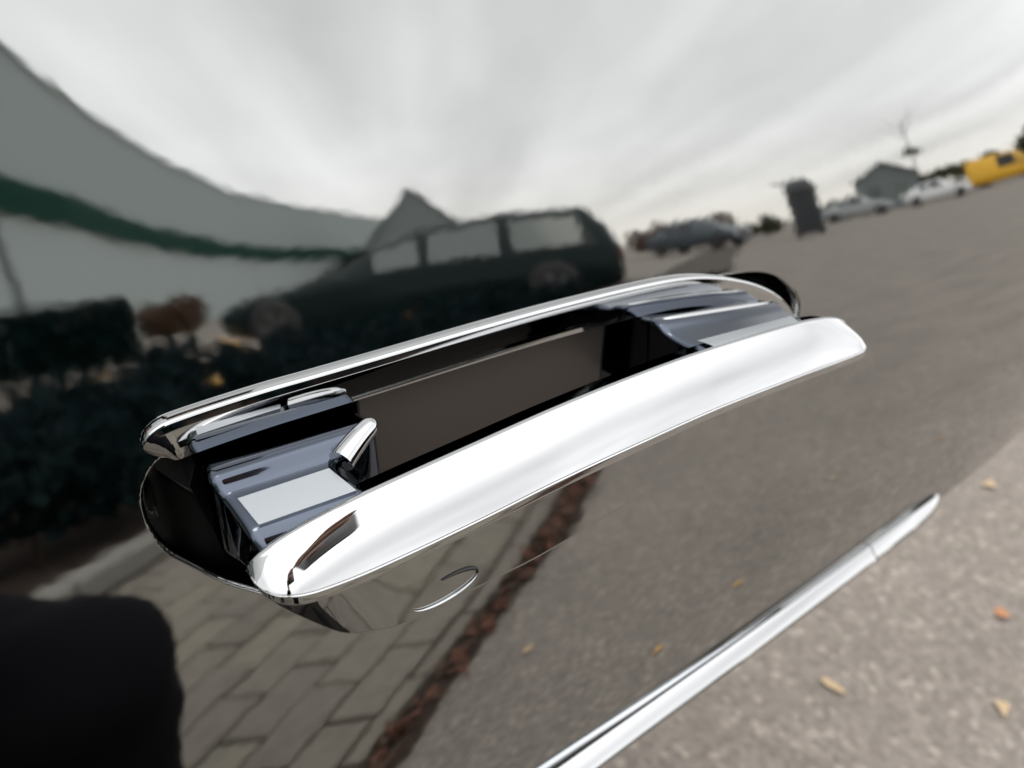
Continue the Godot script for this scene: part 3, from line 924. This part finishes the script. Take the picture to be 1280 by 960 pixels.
# ---------------------------------------------------------------- parked cars
func car_section(s: Array, k: int) -> Vector3:     # s = [x, bottom, belt, roof, half width]
	var x: float = s[0]
	var yb: float = s[1]
	var belt: float = s[2]
	var roof: float = s[3]
	var w: float = s[4]
	var high := clampf((roof - belt) / 0.45, 0.0, 1.0)
	var pts := [Vector2(w * 0.82, yb), Vector2(w * 0.97, yb + 0.10), Vector2(w, lerpf(yb, belt, 0.5)), Vector2(w * 0.98, lerpf(yb, belt, 0.85)), Vector2(w * 0.94, belt), Vector2(lerpf(w * 0.88, w * 0.73, high), lerpf(belt, roof, 0.9)), Vector2(lerpf(w * 0.7, w * 0.6, high), roof)]
	var n := pts.size()
	if k < n:
		return Vector3(x, pts[k].y, pts[k].x)
	return Vector3(x, pts[2 * n - 1 - k].y, -pts[2 * n - 1 - k].x)

func car_body(st: Array) -> ArrayMesh:
	var g := Geo.new()
	var rings := []
	for s in st:
		var ring := []
		for k in 14:
			ring.append(car_section(s, k))
		rings.append(ring)
	g.loft(rings)
	return g.mesh()

func make_parked_car(called: String, label: String, at: Vector3, turn: float, st: Array, paint: String, glass: String, category := "car", real := Transform3D.IDENTITY) -> Node3D:
	var t := thing(called, label, category, at, turn, "vehicles parked along the street" if real == Transform3D.IDENTITY else "")
	if real != Transform3D.IDENTITY:
		t.transform = real
	put("body", car_body(st), mats[paint], t)
	var tall := []
	for i in st.size():
		if st[i][3] - st[i][2] > 0.3:
			tall.append(i)
	# side windows, windscreen and rear window lie a little proud of the shell
	for side in [-1.0, 1.0]:
		for q in range(tall.size() - 3 if category == "van" else 0, tall.size() - 1):
			var a: Array = st[tall[q]]
			var b: Array = st[tall[q + 1]]
			var g := Geo.new()
			var c := []
			for e in [[a, 4, 0.08], [b, 4, 0.92], [b, 5, 0.92], [a, 5, 0.08]]:
				var pa := car_section(a, e[1])
				var pb := car_section(b, e[1])
				var p := pa.lerp(pb, e[2])
				p.y += 0.03 if e[1] == 4 else -0.03
				p.z = (p.z + 0.012) * side
				c.append(p)
			g.face(c, Vector3(0, 0.2, side))
			put("side_window", g.mesh(), mats[glass], t)
	for e in [[tall[-1], mini(tall[-1] + 1, st.size() - 1), "windscreen"], [tall[0], maxi(tall[0] - 1, 0), "rear_window"]]:
		var a: Array = st[e[0]]
		var b: Array = st[e[1]]
		var g := Geo.new()
		var c := []
		for f in [[5, 0.1, 1.0], [5, 0.1, -1.0], [5, 0.9, -1.0], [5, 0.9, 1.0]]:
			var p := car_section(a, f[0]).lerp(car_section(b, f[0]), f[1])
			var out_x := signf(b[0] - a[0])
			if e[0] == e[1]:
				p = car_section(a, 5 if f[1] < 0.5 else 4) + Vector3(-0.04, -0.06, 0)
				out_x = -1.0
			p.z *= 0.92 * f[2]
			p += Vector3(0.02 * out_x, 0.06, 0)
			c.append(p)
		g.face(c, Vector3(-1.0 if e[0] == e[1] else signf(b[0] - a[0]), 0.5, 0))
		put(e[2], g.mesh(), mats[glass], t)
	for x in [st[0][0] + 0.78, st[-1][0] - 0.80]:
		for side in [-1.0, 1.0]:
			var w: float = 0.80
			var tyre := Geo.new()
			var rings := []
			for p in [[0.20, -0.11], [0.30, -0.11], [0.325, -0.08], [0.325, 0.08], [0.30, 0.11], [0.20, 0.11]]:
				var ring := []
				for k in 24:
					ring.append(Vector3(x + cos(TAU * k / 24) * p[0], 0.325 + sin(TAU * k / 24) * p[0], side * w + p[1] * side))
				rings.append(ring)
			tyre.loft(rings)
			var wheel := put("wheel", tyre.mesh(), mats["rubber"], t)
			var rim_g := Geo.new()
			for k in 5:
				var a0 := TAU * k / 5.0
				var o := Vector3(x, 0.325, side * (w + 0.112))
				rim_g.face([o + Vector3(cos(a0 - 0.3), sin(a0 - 0.3), 0) * 0.05, o + Vector3(cos(a0 + 0.3), sin(a0 + 0.3), 0) * 0.05, o + Vector3(cos(a0 + 0.2), sin(a0 + 0.2), 0) * 0.2, o + Vector3(cos(a0 - 0.2), sin(a0 - 0.2), 0) * 0.2], Vector3(0, 0, side))
			put("rim", rim_g.mesh(), mats["rim_metal"], wheel)
	for side in [-1.0, 1.0]:
		var g := Geo.new()
		var y: float = st[-1][2] - 0.12
		g.box(Vector3(st[-1][0] - 0.06, y - 0.06, side * 0.5 - 0.14), Vector3(st[-1][0] + 0.02, y + 0.06, side * 0.5 + 0.14), 0.015)
		put("headlight", g.mesh(), mats["lamp_glass"], t)
		g = Geo.new()
		y = st[0][2] - 0.1
		g.box(Vector3(st[0][0] - 0.02, y - 0.09, side * 0.55 - 0.1), Vector3(st[0][0] + 0.06, y + 0.09, side * 0.55 + 0.1), 0.015)
		put("tail_light", g.mesh(), mats["red_glass"], t)
	return t

# ---------------------------------------------------------------- the car with its door
func door_place(g: Geo) -> ArrayMesh:
	return g.mesh()

func make_car() -> void:
	make_rim()
	for p in BEZEL:
		bezel_curve.add_point(Vector3(p[0], p[1], 0))
	for i in BEZEL.size():
		var a: Array = BEZEL[maxi(i - 1, 0)]
		var b: Array = BEZEL[mini(i + 1, BEZEL.size() - 1)]
		var t := Vector3(b[0] - a[0], b[1] - a[1], 0) / 6.0
		bezel_curve.set_point_in(i, -t)
		bezel_curve.set_point_out(i, t)
	bezel_curve.bake_interval = 0.0008
	var hinge := Vector3(-0.62, 0, -0.10)
	var fore := Vector3(-0.643, 0, 0.766)
	var side := fore.cross(Vector3.UP)
	var st := [[-2.35, 0.32, 0.84, 0.88, 0.74], [-1.9, 0.22, 0.93, 1.0, 0.86], [-1.25, 0.2, 0.93, 1.28, 0.89], [-0.7, 0.2, 0.92, 1.41, 0.90], [0.25, 0.2, 0.90, 1.40, 0.90], [1.0, 0.2, 0.88, 0.93, 0.89], [1.8, 0.22, 0.78, 0.81, 0.85], [2.2, 0.30, 0.64, 0.66, 0.72]]
	var place := Transform3D(Basis(fore, Vector3.UP, side), hinge - fore * 0.62 + side * 0.95)
	var car := make_parked_car("green_car", "glossy green black car seen close along its door with the chrome handle", Vector3.ZERO, 0.0, st, "green_black_paint", "glass_dark", "car", place)
	var D := place.affine_inverse() * TD
	# the dark interior behind the open door, coloured as a black panel on the flank
	var g := Geo.new()
	g.box(Vector3(-0.55, 0.34, -0.925), Vector3(0.60, 0.90, -0.86), 0.03)
	put("door_opening_shade", g.mesh(), mats["black_plastic"], car)
	# outer skin
	g = Geo.new()
	var xs := steps([-0.60, -0.1, 16, 0.008, 14, 0.046, 80, 0.071, 14, 0.078, 14, 0.163, 44, 0.170, 14, 0.215, 20, 0.262, 80, 0.30, 8, 0.66, 36])
	var ys := steps([-0.282, -0.17, 24, -0.155, 8, -0.084, 124, -0.06, 8, 0.055, 24])
	g.surf(0, 0, panel, Vector3(0, 0, 1), false, xs, ys, func(c): return not rim_in(c) > 0.0058)
	put("door_panel", g.mesh(), mats["green_black_paint"], car, D)
	g = Geo.new()
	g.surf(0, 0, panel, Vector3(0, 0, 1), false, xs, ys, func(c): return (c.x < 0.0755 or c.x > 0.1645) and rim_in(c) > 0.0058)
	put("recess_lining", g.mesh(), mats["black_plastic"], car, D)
	g = Geo.new()
	g.surf(0, 0, panel, Vector3(0, 0, 1), false, xs, ys, func(c): return c.x >= 0.0755 and c.x <= 0.1645 and rim_in(c) > 0.0058)
	put("recess_floor", g.mesh(), mats["recess_plastic"], car, D)
	# door behind the skin: chamfered foot, inner face, belt seal
	g = Geo.new()
	var foot := []
	for x in steps([-0.60, 0.66, 40]):
		var top := dp(x, 0.055, -0.004)
		var low := dp(x, trim_y(x) - 0.0072, -0.001)
		foot.append([low, low + Vector3(0, 0.0, -0.002), Vector3(x, -0.15, low.z - 0.072), Vector3(x, 0.05, top.z - 0.075), top, dp(x, -0.16, -0.045), dp(x, trim_y(x) + 0.006, -0.008)])
	g.loft(foot, false)
	put("door_inner", g.mesh(), mats["black_plastic"], car, D)
	g = Geo.new()
	g.tube(steps([-0.60, 0.66, 30]).map(func(x): return dp(x, 0.058, -0.006)), func(_s): return 0.007, 10)
	put("belt_seal", g.mesh(), mats["rubber"], car, D)
	g = Geo.new()
	g.surf(20, 8, func(u, v): return Vector3(lerpf(-0.52, 0.62, u), lerpf(0.06, 0.44, v), hz(0.2, 0.05) - 0.02 - 0.30 * v * (0.8 + 0.3 * v)), Vector3(0, 0.4, 1))
	put("door_glass", g.mesh(), mats["glass_dark"], car, D)
	# handle
	var handle := Node3D.new()
	handle.name = "door_handle"
	handle.transform = D
	car.add_child(handle)
	g = Geo.new()
	g.surf(150, 60, cap_point, Vector3(0, 0.3, 1))
	put("chrome_cap", g.mesh(), mats["chrome"], handle).set_meta("label", "polished chrome strip along the top of the pull handle")
	g = Geo.new()
	var reflection_wedge := func(c): return hand_x(c.x) < 0.0405 + 0.0065 * pow(clampf(c.y / 0.62, 0.0, 1.0), 2.0)
	var us := steps([0.0, 0.10, 14, 0.24, 90, 1.0, 110])
	g.surf(0, 0, grip_point, Vector3(0, -0.1, 1), false, us, steps([0.0, 1.0, 60]), func(c): return not reflection_wedge.call(c))
	put("grip", g.mesh(), mats["green_black_paint"], handle)
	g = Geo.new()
	g.surf(0, 0, grip_point, Vector3(0, -0.1, 1), false, us, steps([0.0, 1.0, 60]), reflection_wedge)
	put("grip_reflection", g.mesh(), mats["reflection_black"], handle)  # the crouching person's dark reflection, coloured black onto the near tip of the grip
	make_mounts(handle)
	# lock cover low on the grip
	g = Geo.new()
	var lock_c := Vector2(0.0722, -0.1283)
	var arc := []
	for k in 25:
		var a := lerpf(deg_to_rad(196.0), deg_to_rad(352.0), k / 24.0)
		arc.append(lock_point(lock_c, a, 0.0004))
	g.tube(arc, func(s): return 0.00048 * sin(PI * (0.06 + 0.88 * s)), 8)
	put("lock_rim", g.mesh(), mats["chrome"], handle)
	g = Geo.new()
	arc = []
	for k in 17:
		arc.append(lock_point(lock_c, lerpf(deg_to_rad(-12.0), deg_to_rad(95.0), k / 16.0), 0.0002))
	g.tube(arc, func(s): return 0.0005 * sin(PI * (0.1 + 0.8 * (1.0 - s))), 8)
	put("lock_gap", g.mesh(), mats["black_plastic"], handle)
	# bezel over the recess
	g = Geo.new()
	g.surf(260, 84, bezel_point, Vector3(0, 0.1, 1))
	put("handle_bezel", g.mesh(), mats["chrome"], car, D)
	# chrome moulding along the foot of the door, with its end piece
	var trim := Geo.new()
	trim.loft(trim_rings(-0.58, 0.358, 90, 0.0), true)
	var strip := put("trim_strip", trim.mesh(), mats["chrome"], car, D)
	var seat := Geo.new()
	seat.surf(0, 0, func(u, v): return dp(u, trim_y(u) + 0.0040 + lerpf(0.0003, 0.0036, clampf((0.285 - u) / 0.14, 0.0, 1.0)) * v, 0.0013 * sin(PI * clampf(v, 0, 1)) + 0.0001), Vector3(0, 0, 1), false, steps([-0.58, 0.43, 110]), steps([0.0, 1.0, 8]))
	put("trim_seal", seat.mesh(), mats["rubber"], strip)
	seat = Geo.new()
	seat.surf(0, 0, func(u, v): return dp(u, trim_y(u) + 0.0040 + lerpf(0.0003, 0.0036, clampf((0.285 - u) / 0.14, 0.0, 1.0)) + 0.0046 * clampf((0.282 - u) / 0.16, 0.0, 1.0) * v, 0.0016 * sin(PI * clampf(v, 0, 1)) * clampf((0.282 - u) / 0.10, 0.0, 1.0) + 0.00012), Vector3(0, 0, 1), false, steps([-0.58, 0.28, 110]), steps([0.0, 1.0, 10]))
	put("trim_reflection", seat.mesh(), mats["satin_chrome"], strip)  # the trim's mirror image in the panel, added as a satin strip
	trim = Geo.new()
	trim.loft(trim_rings(0.3588, 0.44, 30, 1.0), true)
	put("trim_end", trim.mesh(), mats["chrome"], strip)

func lock_point(c: Vector2, a: float, lift: float) -> Vector3:
	var x := c.x + 0.0094 * cos(a) - 0.0020 * sin(a) * 0.0
	var y := c.y + 0.0032 * sin(a) + 0.0012 * cos(a)
	var s := swell(x)
	var low := curve(x, Y_LOW) + 0.0002 * s
	var bot := curve(x, Y_GRIP) + 0.0016 * s
	var t := clampf((low - y) / (low - bot), 0.0, 1.0)
	return grip_point(acos(1.0 - 2.0 * (x - 0.0292) / 0.2093) / PI, 0.62 * t) + Vector3(0, 0, lift)

func trim_rings(x0: float, x1: float, n: int, ending: float) -> Array:
	var rings := []
	for i in n + 1:
		var f := float(i) / n
		var x := lerpf(x0, x1, f)
		var e := 1.0
		if ending > 0.0:
			e = sqrt(maxf(0.02, 1.0 - pow(maxf(0.0, (f - 0.45) / 0.55), 2.2)))
		var ring := []
		for q in [[0.0042, -0.002], [0.0044, 0.0003], [0.0040, 0.0012], [0.0029, 0.0026], [0.0004, 0.0054], [-0.0020, 0.0076], [-0.0034, 0.0080], [-0.0045, 0.0073], [-0.0052, 0.0052], [-0.0054, 0.0], [-0.0054, -0.002]]:
			ring.append(dp(x, trim_y(x) + q[0] * e, q[1] * (e if q[1] > 0 else 1.0)))
		rings.append(ring)
	return rings

func block(g: Geo, secs: Array, bevel: float) -> void:
	# secs: [z, x0, x1, top, bottom] from the panel outwards; rounded corners
	var rings := []
	var fine := []
	for i in secs.size() - 1:
		for j in (5 if i < secs.size() - 2 else 6):
			var row := []
			for q in secs[0].size():
				row.append(cubic_interpolate(secs[i][q], secs[i + 1][q], secs[maxi(i - 1, 0)][q], secs[mini(i + 2, secs.size() - 1)][q], j / 5.0))
			fine.append(row)
	for s in fine:
		var ring := []
		var c := [Vector2(s[1], s[3]), Vector2(s[2], s[3]), Vector2(s[2], s[4]), Vector2(s[1], s[4])]
		for k in 4:
			var p: Vector2 = c[k]
			var a: Vector2 = p + (c[(k + 3) % 4] - p).normalized() * bevel
			var b: Vector2 = p + (c[(k + 1) % 4] - p).normalized() * bevel
			for j in 5:
				var t := j / 4.0
				var q := a.lerp(p, t).lerp(p.lerp(b, t), t)
				var lean: float = s[5] if s.size() > 5 else 0.0
				ring.append(Vector3(q.x, q.y + lean * (q.x - s[1]), s[0]))
		rings.append(ring)
	g.loft(rings)

func make_mounts(handle: Node3D) -> void:
	var g := Geo.new()
	block(g, [[-0.030, 0.0300, 0.0710, -0.0965, -0.118], [0.0000, 0.0293, 0.0722, -0.0958, -0.118], [0.0060, 0.0290, 0.0728, -0.0952, -0.118], [0.0105, 0.0290, 0.0722, -0.0950, -0.118], [0.0130, 0.0294, 0.0690, -0.0958, -0.118], [0.0148, 0.0300, 0.0630, -0.0978, -0.118], [0.0172, 0.0306, 0.0588, -0.0991, -0.118], [0.0210, 0.0310, 0.0582, -0.0999, -0.117], [0.0260, 0.0315, 0.0598, -0.1012, -0.115], [0.0305, 0.0320, 0.0616, -0.1030, -0.1135], [0.0335, 0.0335, 0.0624, -0.1062, -0.1130], [0.0350, 0.0350, 0.0618, -0.1090, -0.1125]], 0.0026)
	put("near_mount", g.mesh(), mats["smoked_chrome"], handle)
	g = Geo.new()
	var c := [Vector3(0.0332, -0.0995, 0.0192), Vector3(0.0556, -0.0995, 0.0192), Vector3(0.0582, -0.1020, 0.0290), Vector3(0.0346, -0.1020, 0.0290)]
	var lift := Vector3(0, 0.0005, 0.0002)
	var top := []
	for p in c:
		top.append(p + lift)
	g.face(top, Vector3(0, 1, 0.3))
	for k in 4:
		g.face([top[k], top[(k + 1) % 4], c[(k + 1) % 4] - lift, c[k] - lift], top[k] - (c[0] + c[2]) / 2.0)
	put("mount_plate", g.mesh(), mats["satin_chrome"], handle)
	g = Geo.new()
	g.tube(steps([0.0, 1.0, 24]).map(func(u): return Vector3(0.0590, -0.0985, 0.0190).lerp(Vector3(0.0722, -0.0944, 0.0118), u) + Vector3(0, 0.0006 * sin(PI * u), 0)), func(s): return lerpf(0.0034, 0.0025, s) * sqrt(maxf(0.01, 1.0 - pow(maxf(0.0, (s - 0.75) / 0.25), 2.0))), 18)
	put("mount_spur", g.mesh(), mats["chrome"], handle)
	g = Geo.new()
	block(g, [[-0.03, 0.172, 0.228, -0.0940, -0.118, -0.12], [0.004, 0.1705, 0.230, -0.0912, -0.118, -0.12], [0.009, 0.1695, 0.2295, -0.0899, -0.118, -0.12], [0.013, 0.1690, 0.2285, -0.0902, -0.118, -0.12], [0.017, 0.1692, 0.2270, -0.0922, -0.118, -0.10], [0.022, 0.1700, 0.2245, -0.0935, -0.117, -0.07], [0.028, 0.1715, 0.2205, -0.0943, -0.114, -0.04], [0.0335, 0.1725, 0.2150, -0.0955, -0.112, -0.02], [0.036, 0.174, 0.214, -0.098, -0.112, -0.02]], 0.0022)
	put("far_mount", g.mesh(), mats["smoked_chrome"], handle)
	g = Geo.new()
	g.surf(24, 10, func(u, v): return Vector3(lerpf(lerpf(0.1735, 0.1750, v), lerpf(0.217, 0.212, v), u), lerpf(-0.0933 - 0.0022 * u, -0.0943 - 0.001 * u, v) + 0.0003 * sin(PI * v), lerpf(0.0260, 0.0345, v)), Vector3(0, 1, 0.2))
	put("mount_plate", g.mesh(), mats["satin_chrome"], handle)
	g = Geo.new()
	g.tube(steps([0.0, 1.0, 20]).map(func(u): return Vector3(lerpf(0.1712, 0.2270, u), -0.0908 - 0.0068 * u, 0.0110 - 0.001 * u)), func(s): return 0.0014 * sqrt(maxf(0.02, 1.0 - pow(absf(2.0 * s - 1.0), 8.0))), 12)
	put("mount_ridge", g.mesh(), mats["chrome"], handle)

# ---------------------------------------------------------------- the photographer
func nets(bones: Array, cell: float, blend: float) -> Geo:
	# bones: [a, b, ra, rb]; surface nets over the smooth union of tapered capsules
	var field := {}
	var reach := blend + cell * 1.6
	for bn in bones:
		var a: Vector3 = bn[0]
		var b: Vector3 = bn[1]
		var big: float = maxf(bn[2], bn[3]) + reach
		var steps_n := maxi(1, int(a.distance_to(b) / (cell * 2.0)))
		var lo := Vector3i(((a.min(b) - Vector3.ONE * big) / cell).floor())
		var hi := Vector3i(((a.max(b) + Vector3.ONE * big) / cell).ceil())
		var ab := b - a
		var l2 := maxf(ab.length_squared(), 1e-9)
		for i in range(lo.x, hi.x + 1):
			for j in range(lo.y, hi.y + 1):
				for k in range(lo.z, hi.z + 1):
					var p := Vector3(i, j, k) * cell
					var t := clampf((p - a).dot(ab) / l2, 0.0, 1.0)
					var d := p.distance_to(a + ab * t) - lerpf(bn[2], bn[3], t)
					if d > reach:
						continue
					var key := Vector3i(i, j, k)
					if field.has(key):
						var o: float = field[key]
						var h := clampf(0.5 + 0.5 * (o - d) / blend, 0.0, 1.0)
						field[key] = lerpf(o, d, h) - blend * h * (1.0 - h)
					else:
						field[key] = d
	var cells := {}
	var g := Geo.new()
	var offs := [Vector3i(0, 0, 0), Vector3i(1, 0, 0), Vector3i(0, 1, 0), Vector3i(1, 1, 0), Vector3i(0, 0, 1), Vector3i(1, 0, 1), Vector3i(0, 1, 1), Vector3i(1, 1, 1)]
	for key in field:
		var vals := []
		var ins := 0
		for o in offs:
			var d: float = field.get(key + o, reach)
			vals.append(d)
			if d < 0.0: ins += 1
		if ins == 0 or ins == 8:
			continue
		var sum := Vector3.ZERO
		var cnt := 0
		for e in [[0, 1], [0, 2], [0, 4], [1, 3], [1, 5], [2, 3], [2, 6], [3, 7], [4, 5], [4, 6], [5, 7], [6, 7]]:
			var x: float = vals[e[0]]
			var y: float = vals[e[1]]
			if (x < 0.0) != (y < 0.0):
				sum += Vector3(offs[e[0]]).lerp(Vector3(offs[e[1]]), x / (x - y))
				cnt += 1
		cells[key] = g.v.size()
		g.v.append((Vector3(key) + sum / cnt) * cell)
		var gr := Vector3(vals[1] + vals[3] + vals[5] + vals[7] - vals[0] - vals[2] - vals[4] - vals[6], vals[2] + vals[3] + vals[6] + vals[7] - vals[0] - vals[1] - vals[4] - vals[5], vals[4] + vals[5] + vals[6] + vals[7] - vals[0] - vals[1] - vals[2] - vals[3])
		g.n.append(gr.normalized())
		g.uv.append(Vector2.ZERO)
	var axes := [Vector3i(1, 0, 0), Vector3i(0, 1, 0), Vector3i(0, 0, 1)]
	for key in cells:
		for ax in 3:
			var d0: float = field.get(key, reach)
			var d1: float = field.get(key + axes[ax], reach)
			if (d0 < 0.0) == (d1 < 0.0):
				continue
			var b: Vector3i = axes[(ax + 1) % 3]
			var c: Vector3i = axes[(ax + 2) % 3]
			if cells.has(key - b) and cells.has(key - c) and cells.has(key - b - c):
				g.tri(cells[key], cells[key - b], cells[key - b - c])
				g.tri(cells[key], cells[key - b - c], cells[key - c])
	return g

func hand_bones(wrist: Vector3, ahead: Vector3, palm: Vector3) -> Array:
	# ahead: from wrist to knuckles; palm: the way the palm faces; fingers curl that way
	var a := ahead.normalized()
	var n := (palm - a * palm.dot(a)).normalized()
	var b := a.cross(n)
	var r := []
	for k in 4:
		var off := (k - 1.5) * 0.020
		var kn := wrist + a * (0.088 - 0.004 * absf(k - 1.2)) + b * off
		r.append([wrist + b * off * 0.55 + a * 0.012, kn, 0.013, 0.0105])
		var l: float = [0.040, 0.046, 0.043, 0.034][k]
		var at := kn
		var dir := a
		for j in 3:
			dir = dir.rotated(b, -[0.45, 0.75, 0.55][j]) if a.rotated(b, -0.5).dot(n) > 0.0 else dir.rotated(b, [0.45, 0.75, 0.55][j])
			var to: Vector3 = at + dir * l * [1.0, 0.62, 0.48][j]
			r.append([at, to, 0.0088 - 0.0006 * j, 0.0082 - 0.0006 * j])
			at = to
	var root := wrist + a * 0.028 - b * 0.028
	var mid := root + (a * 0.6 - b * 0.55 + n * 0.45).normalized() * 0.042
	r.append([wrist + a * 0.01 - b * 0.012, root, 0.013, 0.0125])
	r.append([root, mid, 0.0115, 0.0095])
	r.append([mid, mid + (a * 0.75 - b * 0.1 + n * 0.6).normalized() * 0.030, 0.0095, 0.0080])
	return r

func make_person() -> void:
	var t := thing("person", "crouching person in dark clothes mirrored at the lower left of the door", "person", Vector3(-0.45, 0, 0.86))
	var o := Vector3(-0.45, 0, 0.86)
	var V := func(x, y, z): return Vector3(x, y, z) - o
	# skin: head with face, neck, wrists and hands
	var head: Vector3 = V.call(-0.345, 1.055, 0.735)
	var look := Vector3(0.45, -0.35, -0.8).normalized()
	var hs := look.cross(Vector3.UP).normalized()
	var hu := hs.cross(look)
	var hb := [[head - look * 0.025 + hu * 0.02, head + look * 0.012 + hu * 0.03, 0.088, 0.082], [head + look * 0.03 - hu * 0.055, head + look * 0.045 - hu * 0.085, 0.052, 0.036],
		[head + look * 0.092 + hu * 0.012, head + look * 0.112 - hu * 0.026, 0.008, 0.014], [head + look * 0.086 - hu * 0.056 - hs * 0.015, head + look * 0.086 - hu * 0.056 + hs * 0.015, 0.011, 0.011],
		[head + look * 0.074 - hs * 0.05 - hu * 0.02, head + look * 0.074 - hs * 0.03 - hu * 0.03, 0.022, 0.02], [head + look * 0.074 + hs * 0.05 - hu * 0.02, head + look * 0.074 + hs * 0.03 - hu * 0.03, 0.022, 0.02],
		[head + look * 0.078 - hs * 0.05 + hu * 0.032, head + look * 0.084 + hs * 0.05 + hu * 0.032, 0.016, 0.016],
		[head - hs * 0.088 - look * 0.008 + hu * 0.018, head - hs * 0.086 - look * 0.002 - hu * 0.028, 0.014, 0.010], [head + hs * 0.088 - look * 0.008 + hu * 0.018, head + hs * 0.086 - look * 0.002 - hu * 0.028, 0.014, 0.010],
		[head - look * 0.03 - hu * 0.05, head - look * 0.05 - hu * 0.17, 0.056, 0.058]]
	var skin := nets(hb, 0.006, 0.014)
	var wr: Vector3 = V.call(0.002, 0.886, 0.296)
	var wl: Vector3 = V.call(-0.605, 0.612, 0.69)
	for h in [[wr, Vector3(0.05, 0.12, -1.0), Vector3(1.0, 0.0, 0.05)], [wl, Vector3(0.02, -0.35, -1.0), Vector3(0.0, -1.0, 0.2)]]:
		var hg := nets(hand_bones(h[0], h[1], h[2]), 0.0034, 0.006)
		var k := skin.v.size()
		skin.v.append_array(hg.v)
		skin.n.append_array(hg.n)
		skin.uv.append_array(hg.uv)
		for q in hg.ix:
			skin.ix.append(q + k)
	put("body", skin.mesh(), mats["skin"], t)
	var hair := nets([[head - look * 0.034 + hu * 0.042, head + look * 0.02 + hu * 0.062, 0.090, 0.070], [head - look * 0.045 + hu * 0.01, head - look * 0.055 - hu * 0.06, 0.082, 0.055]], 0.008, 0.02)
	put("hair", hair.mesh(), mats["hair"], t)
	for s in [-1.0, 1.0]:
		var eye := SphereMesh.new()
		eye.radius = 0.011
		eye.height = 0.022
		var e := put("eye", eye, mats["window_grey"], t)
		e.position = head + look * 0.083 + hs * 0.032 * s + hu * 0.004
	# jacket
	var sr: Vector3 = V.call(-0.25, 0.845, 0.78)
	var sl: Vector3 = V.call(-0.52, 0.85, 0.86)
	var er: Vector3 = V.call(-0.18, 0.74, 0.55)
	var el: Vector3 = V.call(-0.665, 0.665, 0.86)
	var jb := [[V.call(-0.53, 0.44, 0.98), V.call(-0.45, 0.60, 0.90), 0.165, 0.155], [V.call(-0.45, 0.60, 0.90), V.call(-0.39, 0.78, 0.82), 0.155, 0.15], [sr, sl, 0.075, 0.075], [V.call(-0.39, 0.84, 0.81), V.call(-0.375, 0.915, 0.785), 0.085, 0.072],
		[sr, er, 0.066, 0.055], [er, wr + Vector3(-0.012, -0.014, 0.018), 0.052, 0.036], [sl, el, 0.066, 0.055], [el, wl + Vector3(-0.003, 0.004, 0.012), 0.052, 0.036]]
	put("jacket", nets(jb, 0.013, 0.045).mesh(), mats["dark_cloth"], t)
	# trousers
	var hr: Vector3 = V.call(-0.40, 0.43, 0.95)
	var hl: Vector3 = V.call(-0.60, 0.42, 0.97)
	var kr: Vector3 = V.call(-0.026, 0.345, 0.70)
	var kl: Vector3 = V.call(-0.60, 0.50, 0.63)
	var ar: Vector3 = V.call(-0.005, 0.10, 0.80)
	var al: Vector3 = V.call(-0.58, 0.10, 0.74)
	put("trousers", nets([[V.call(-0.54, 0.43, 0.99), V.call(-0.47, 0.43, 0.98), 0.155, 0.155], [hr, kr, 0.105, 0.078], [kr, ar, 0.076, 0.060], [kr + Vector3(-0.04, 0.055, -0.02), kr + Vector3(0.05, 0.035, 0.0), 0.030, 0.024], [kr + Vector3(0.04, -0.07, 0.03), kr + Vector3(-0.03, -0.10, -0.03), 0.042, 0.038], [hl, kl, 0.105, 0.078], [kl, al, 0.076, 0.056]], 0.013, 0.03).mesh(), mats["navy_cloth"], t)
	for f in [[ar, Vector3(0.35, 0, -0.94)], [al, Vector3(0.05, 0, -1.0)]]:
		var heel: Vector3 = f[0] + Vector3(0, -0.055, 0.0)
		put("shoe", nets([[heel - f[1] * 0.04, heel + f[1] * 0.08, 0.040, 0.042], [heel + f[1] * 0.08, heel + f[1] * 0.17 + Vector3(0, -0.008, 0), 0.042, 0.032], [f[0], heel, 0.045, 0.042]], 0.008, 0.02).mesh(), mats["shoe"], t)
	# the telephone they hold
	var ph := thing("phone", "thin black phone held before the door by the crouching person", "phone", Vector3(0.054, 0.904, 0.2005))
	ph.rotation.z = PI / 2
	var pts := []
	for k in 24:
		var a := TAU * k / 24.0
		pts.append(Vector3(signf(cos(a)) * (0.066 - 0.008) + cos(a) * 0.008, signf(sin(a)) * (0.035 - 0.008) + sin(a) * 0.008, 0))
	var r0 := []
	var r1 := []
	for p in pts:
		r0.append(p + Vector3(0, 0, -0.0035))
		r1.append(p + Vector3(0, 0, 0.0035))
	var g := Geo.new()
	g.loft([r0, r1], false)
	put("case", g.mesh(), mats["black_plastic"], ph)
	g = Geo.new()
	g.box(Vector3(-0.061, -0.031, 0.0036), Vector3(0.061, 0.031, 0.0042))
	put("screen", g.mesh(), mats["glass_dark"], ph)
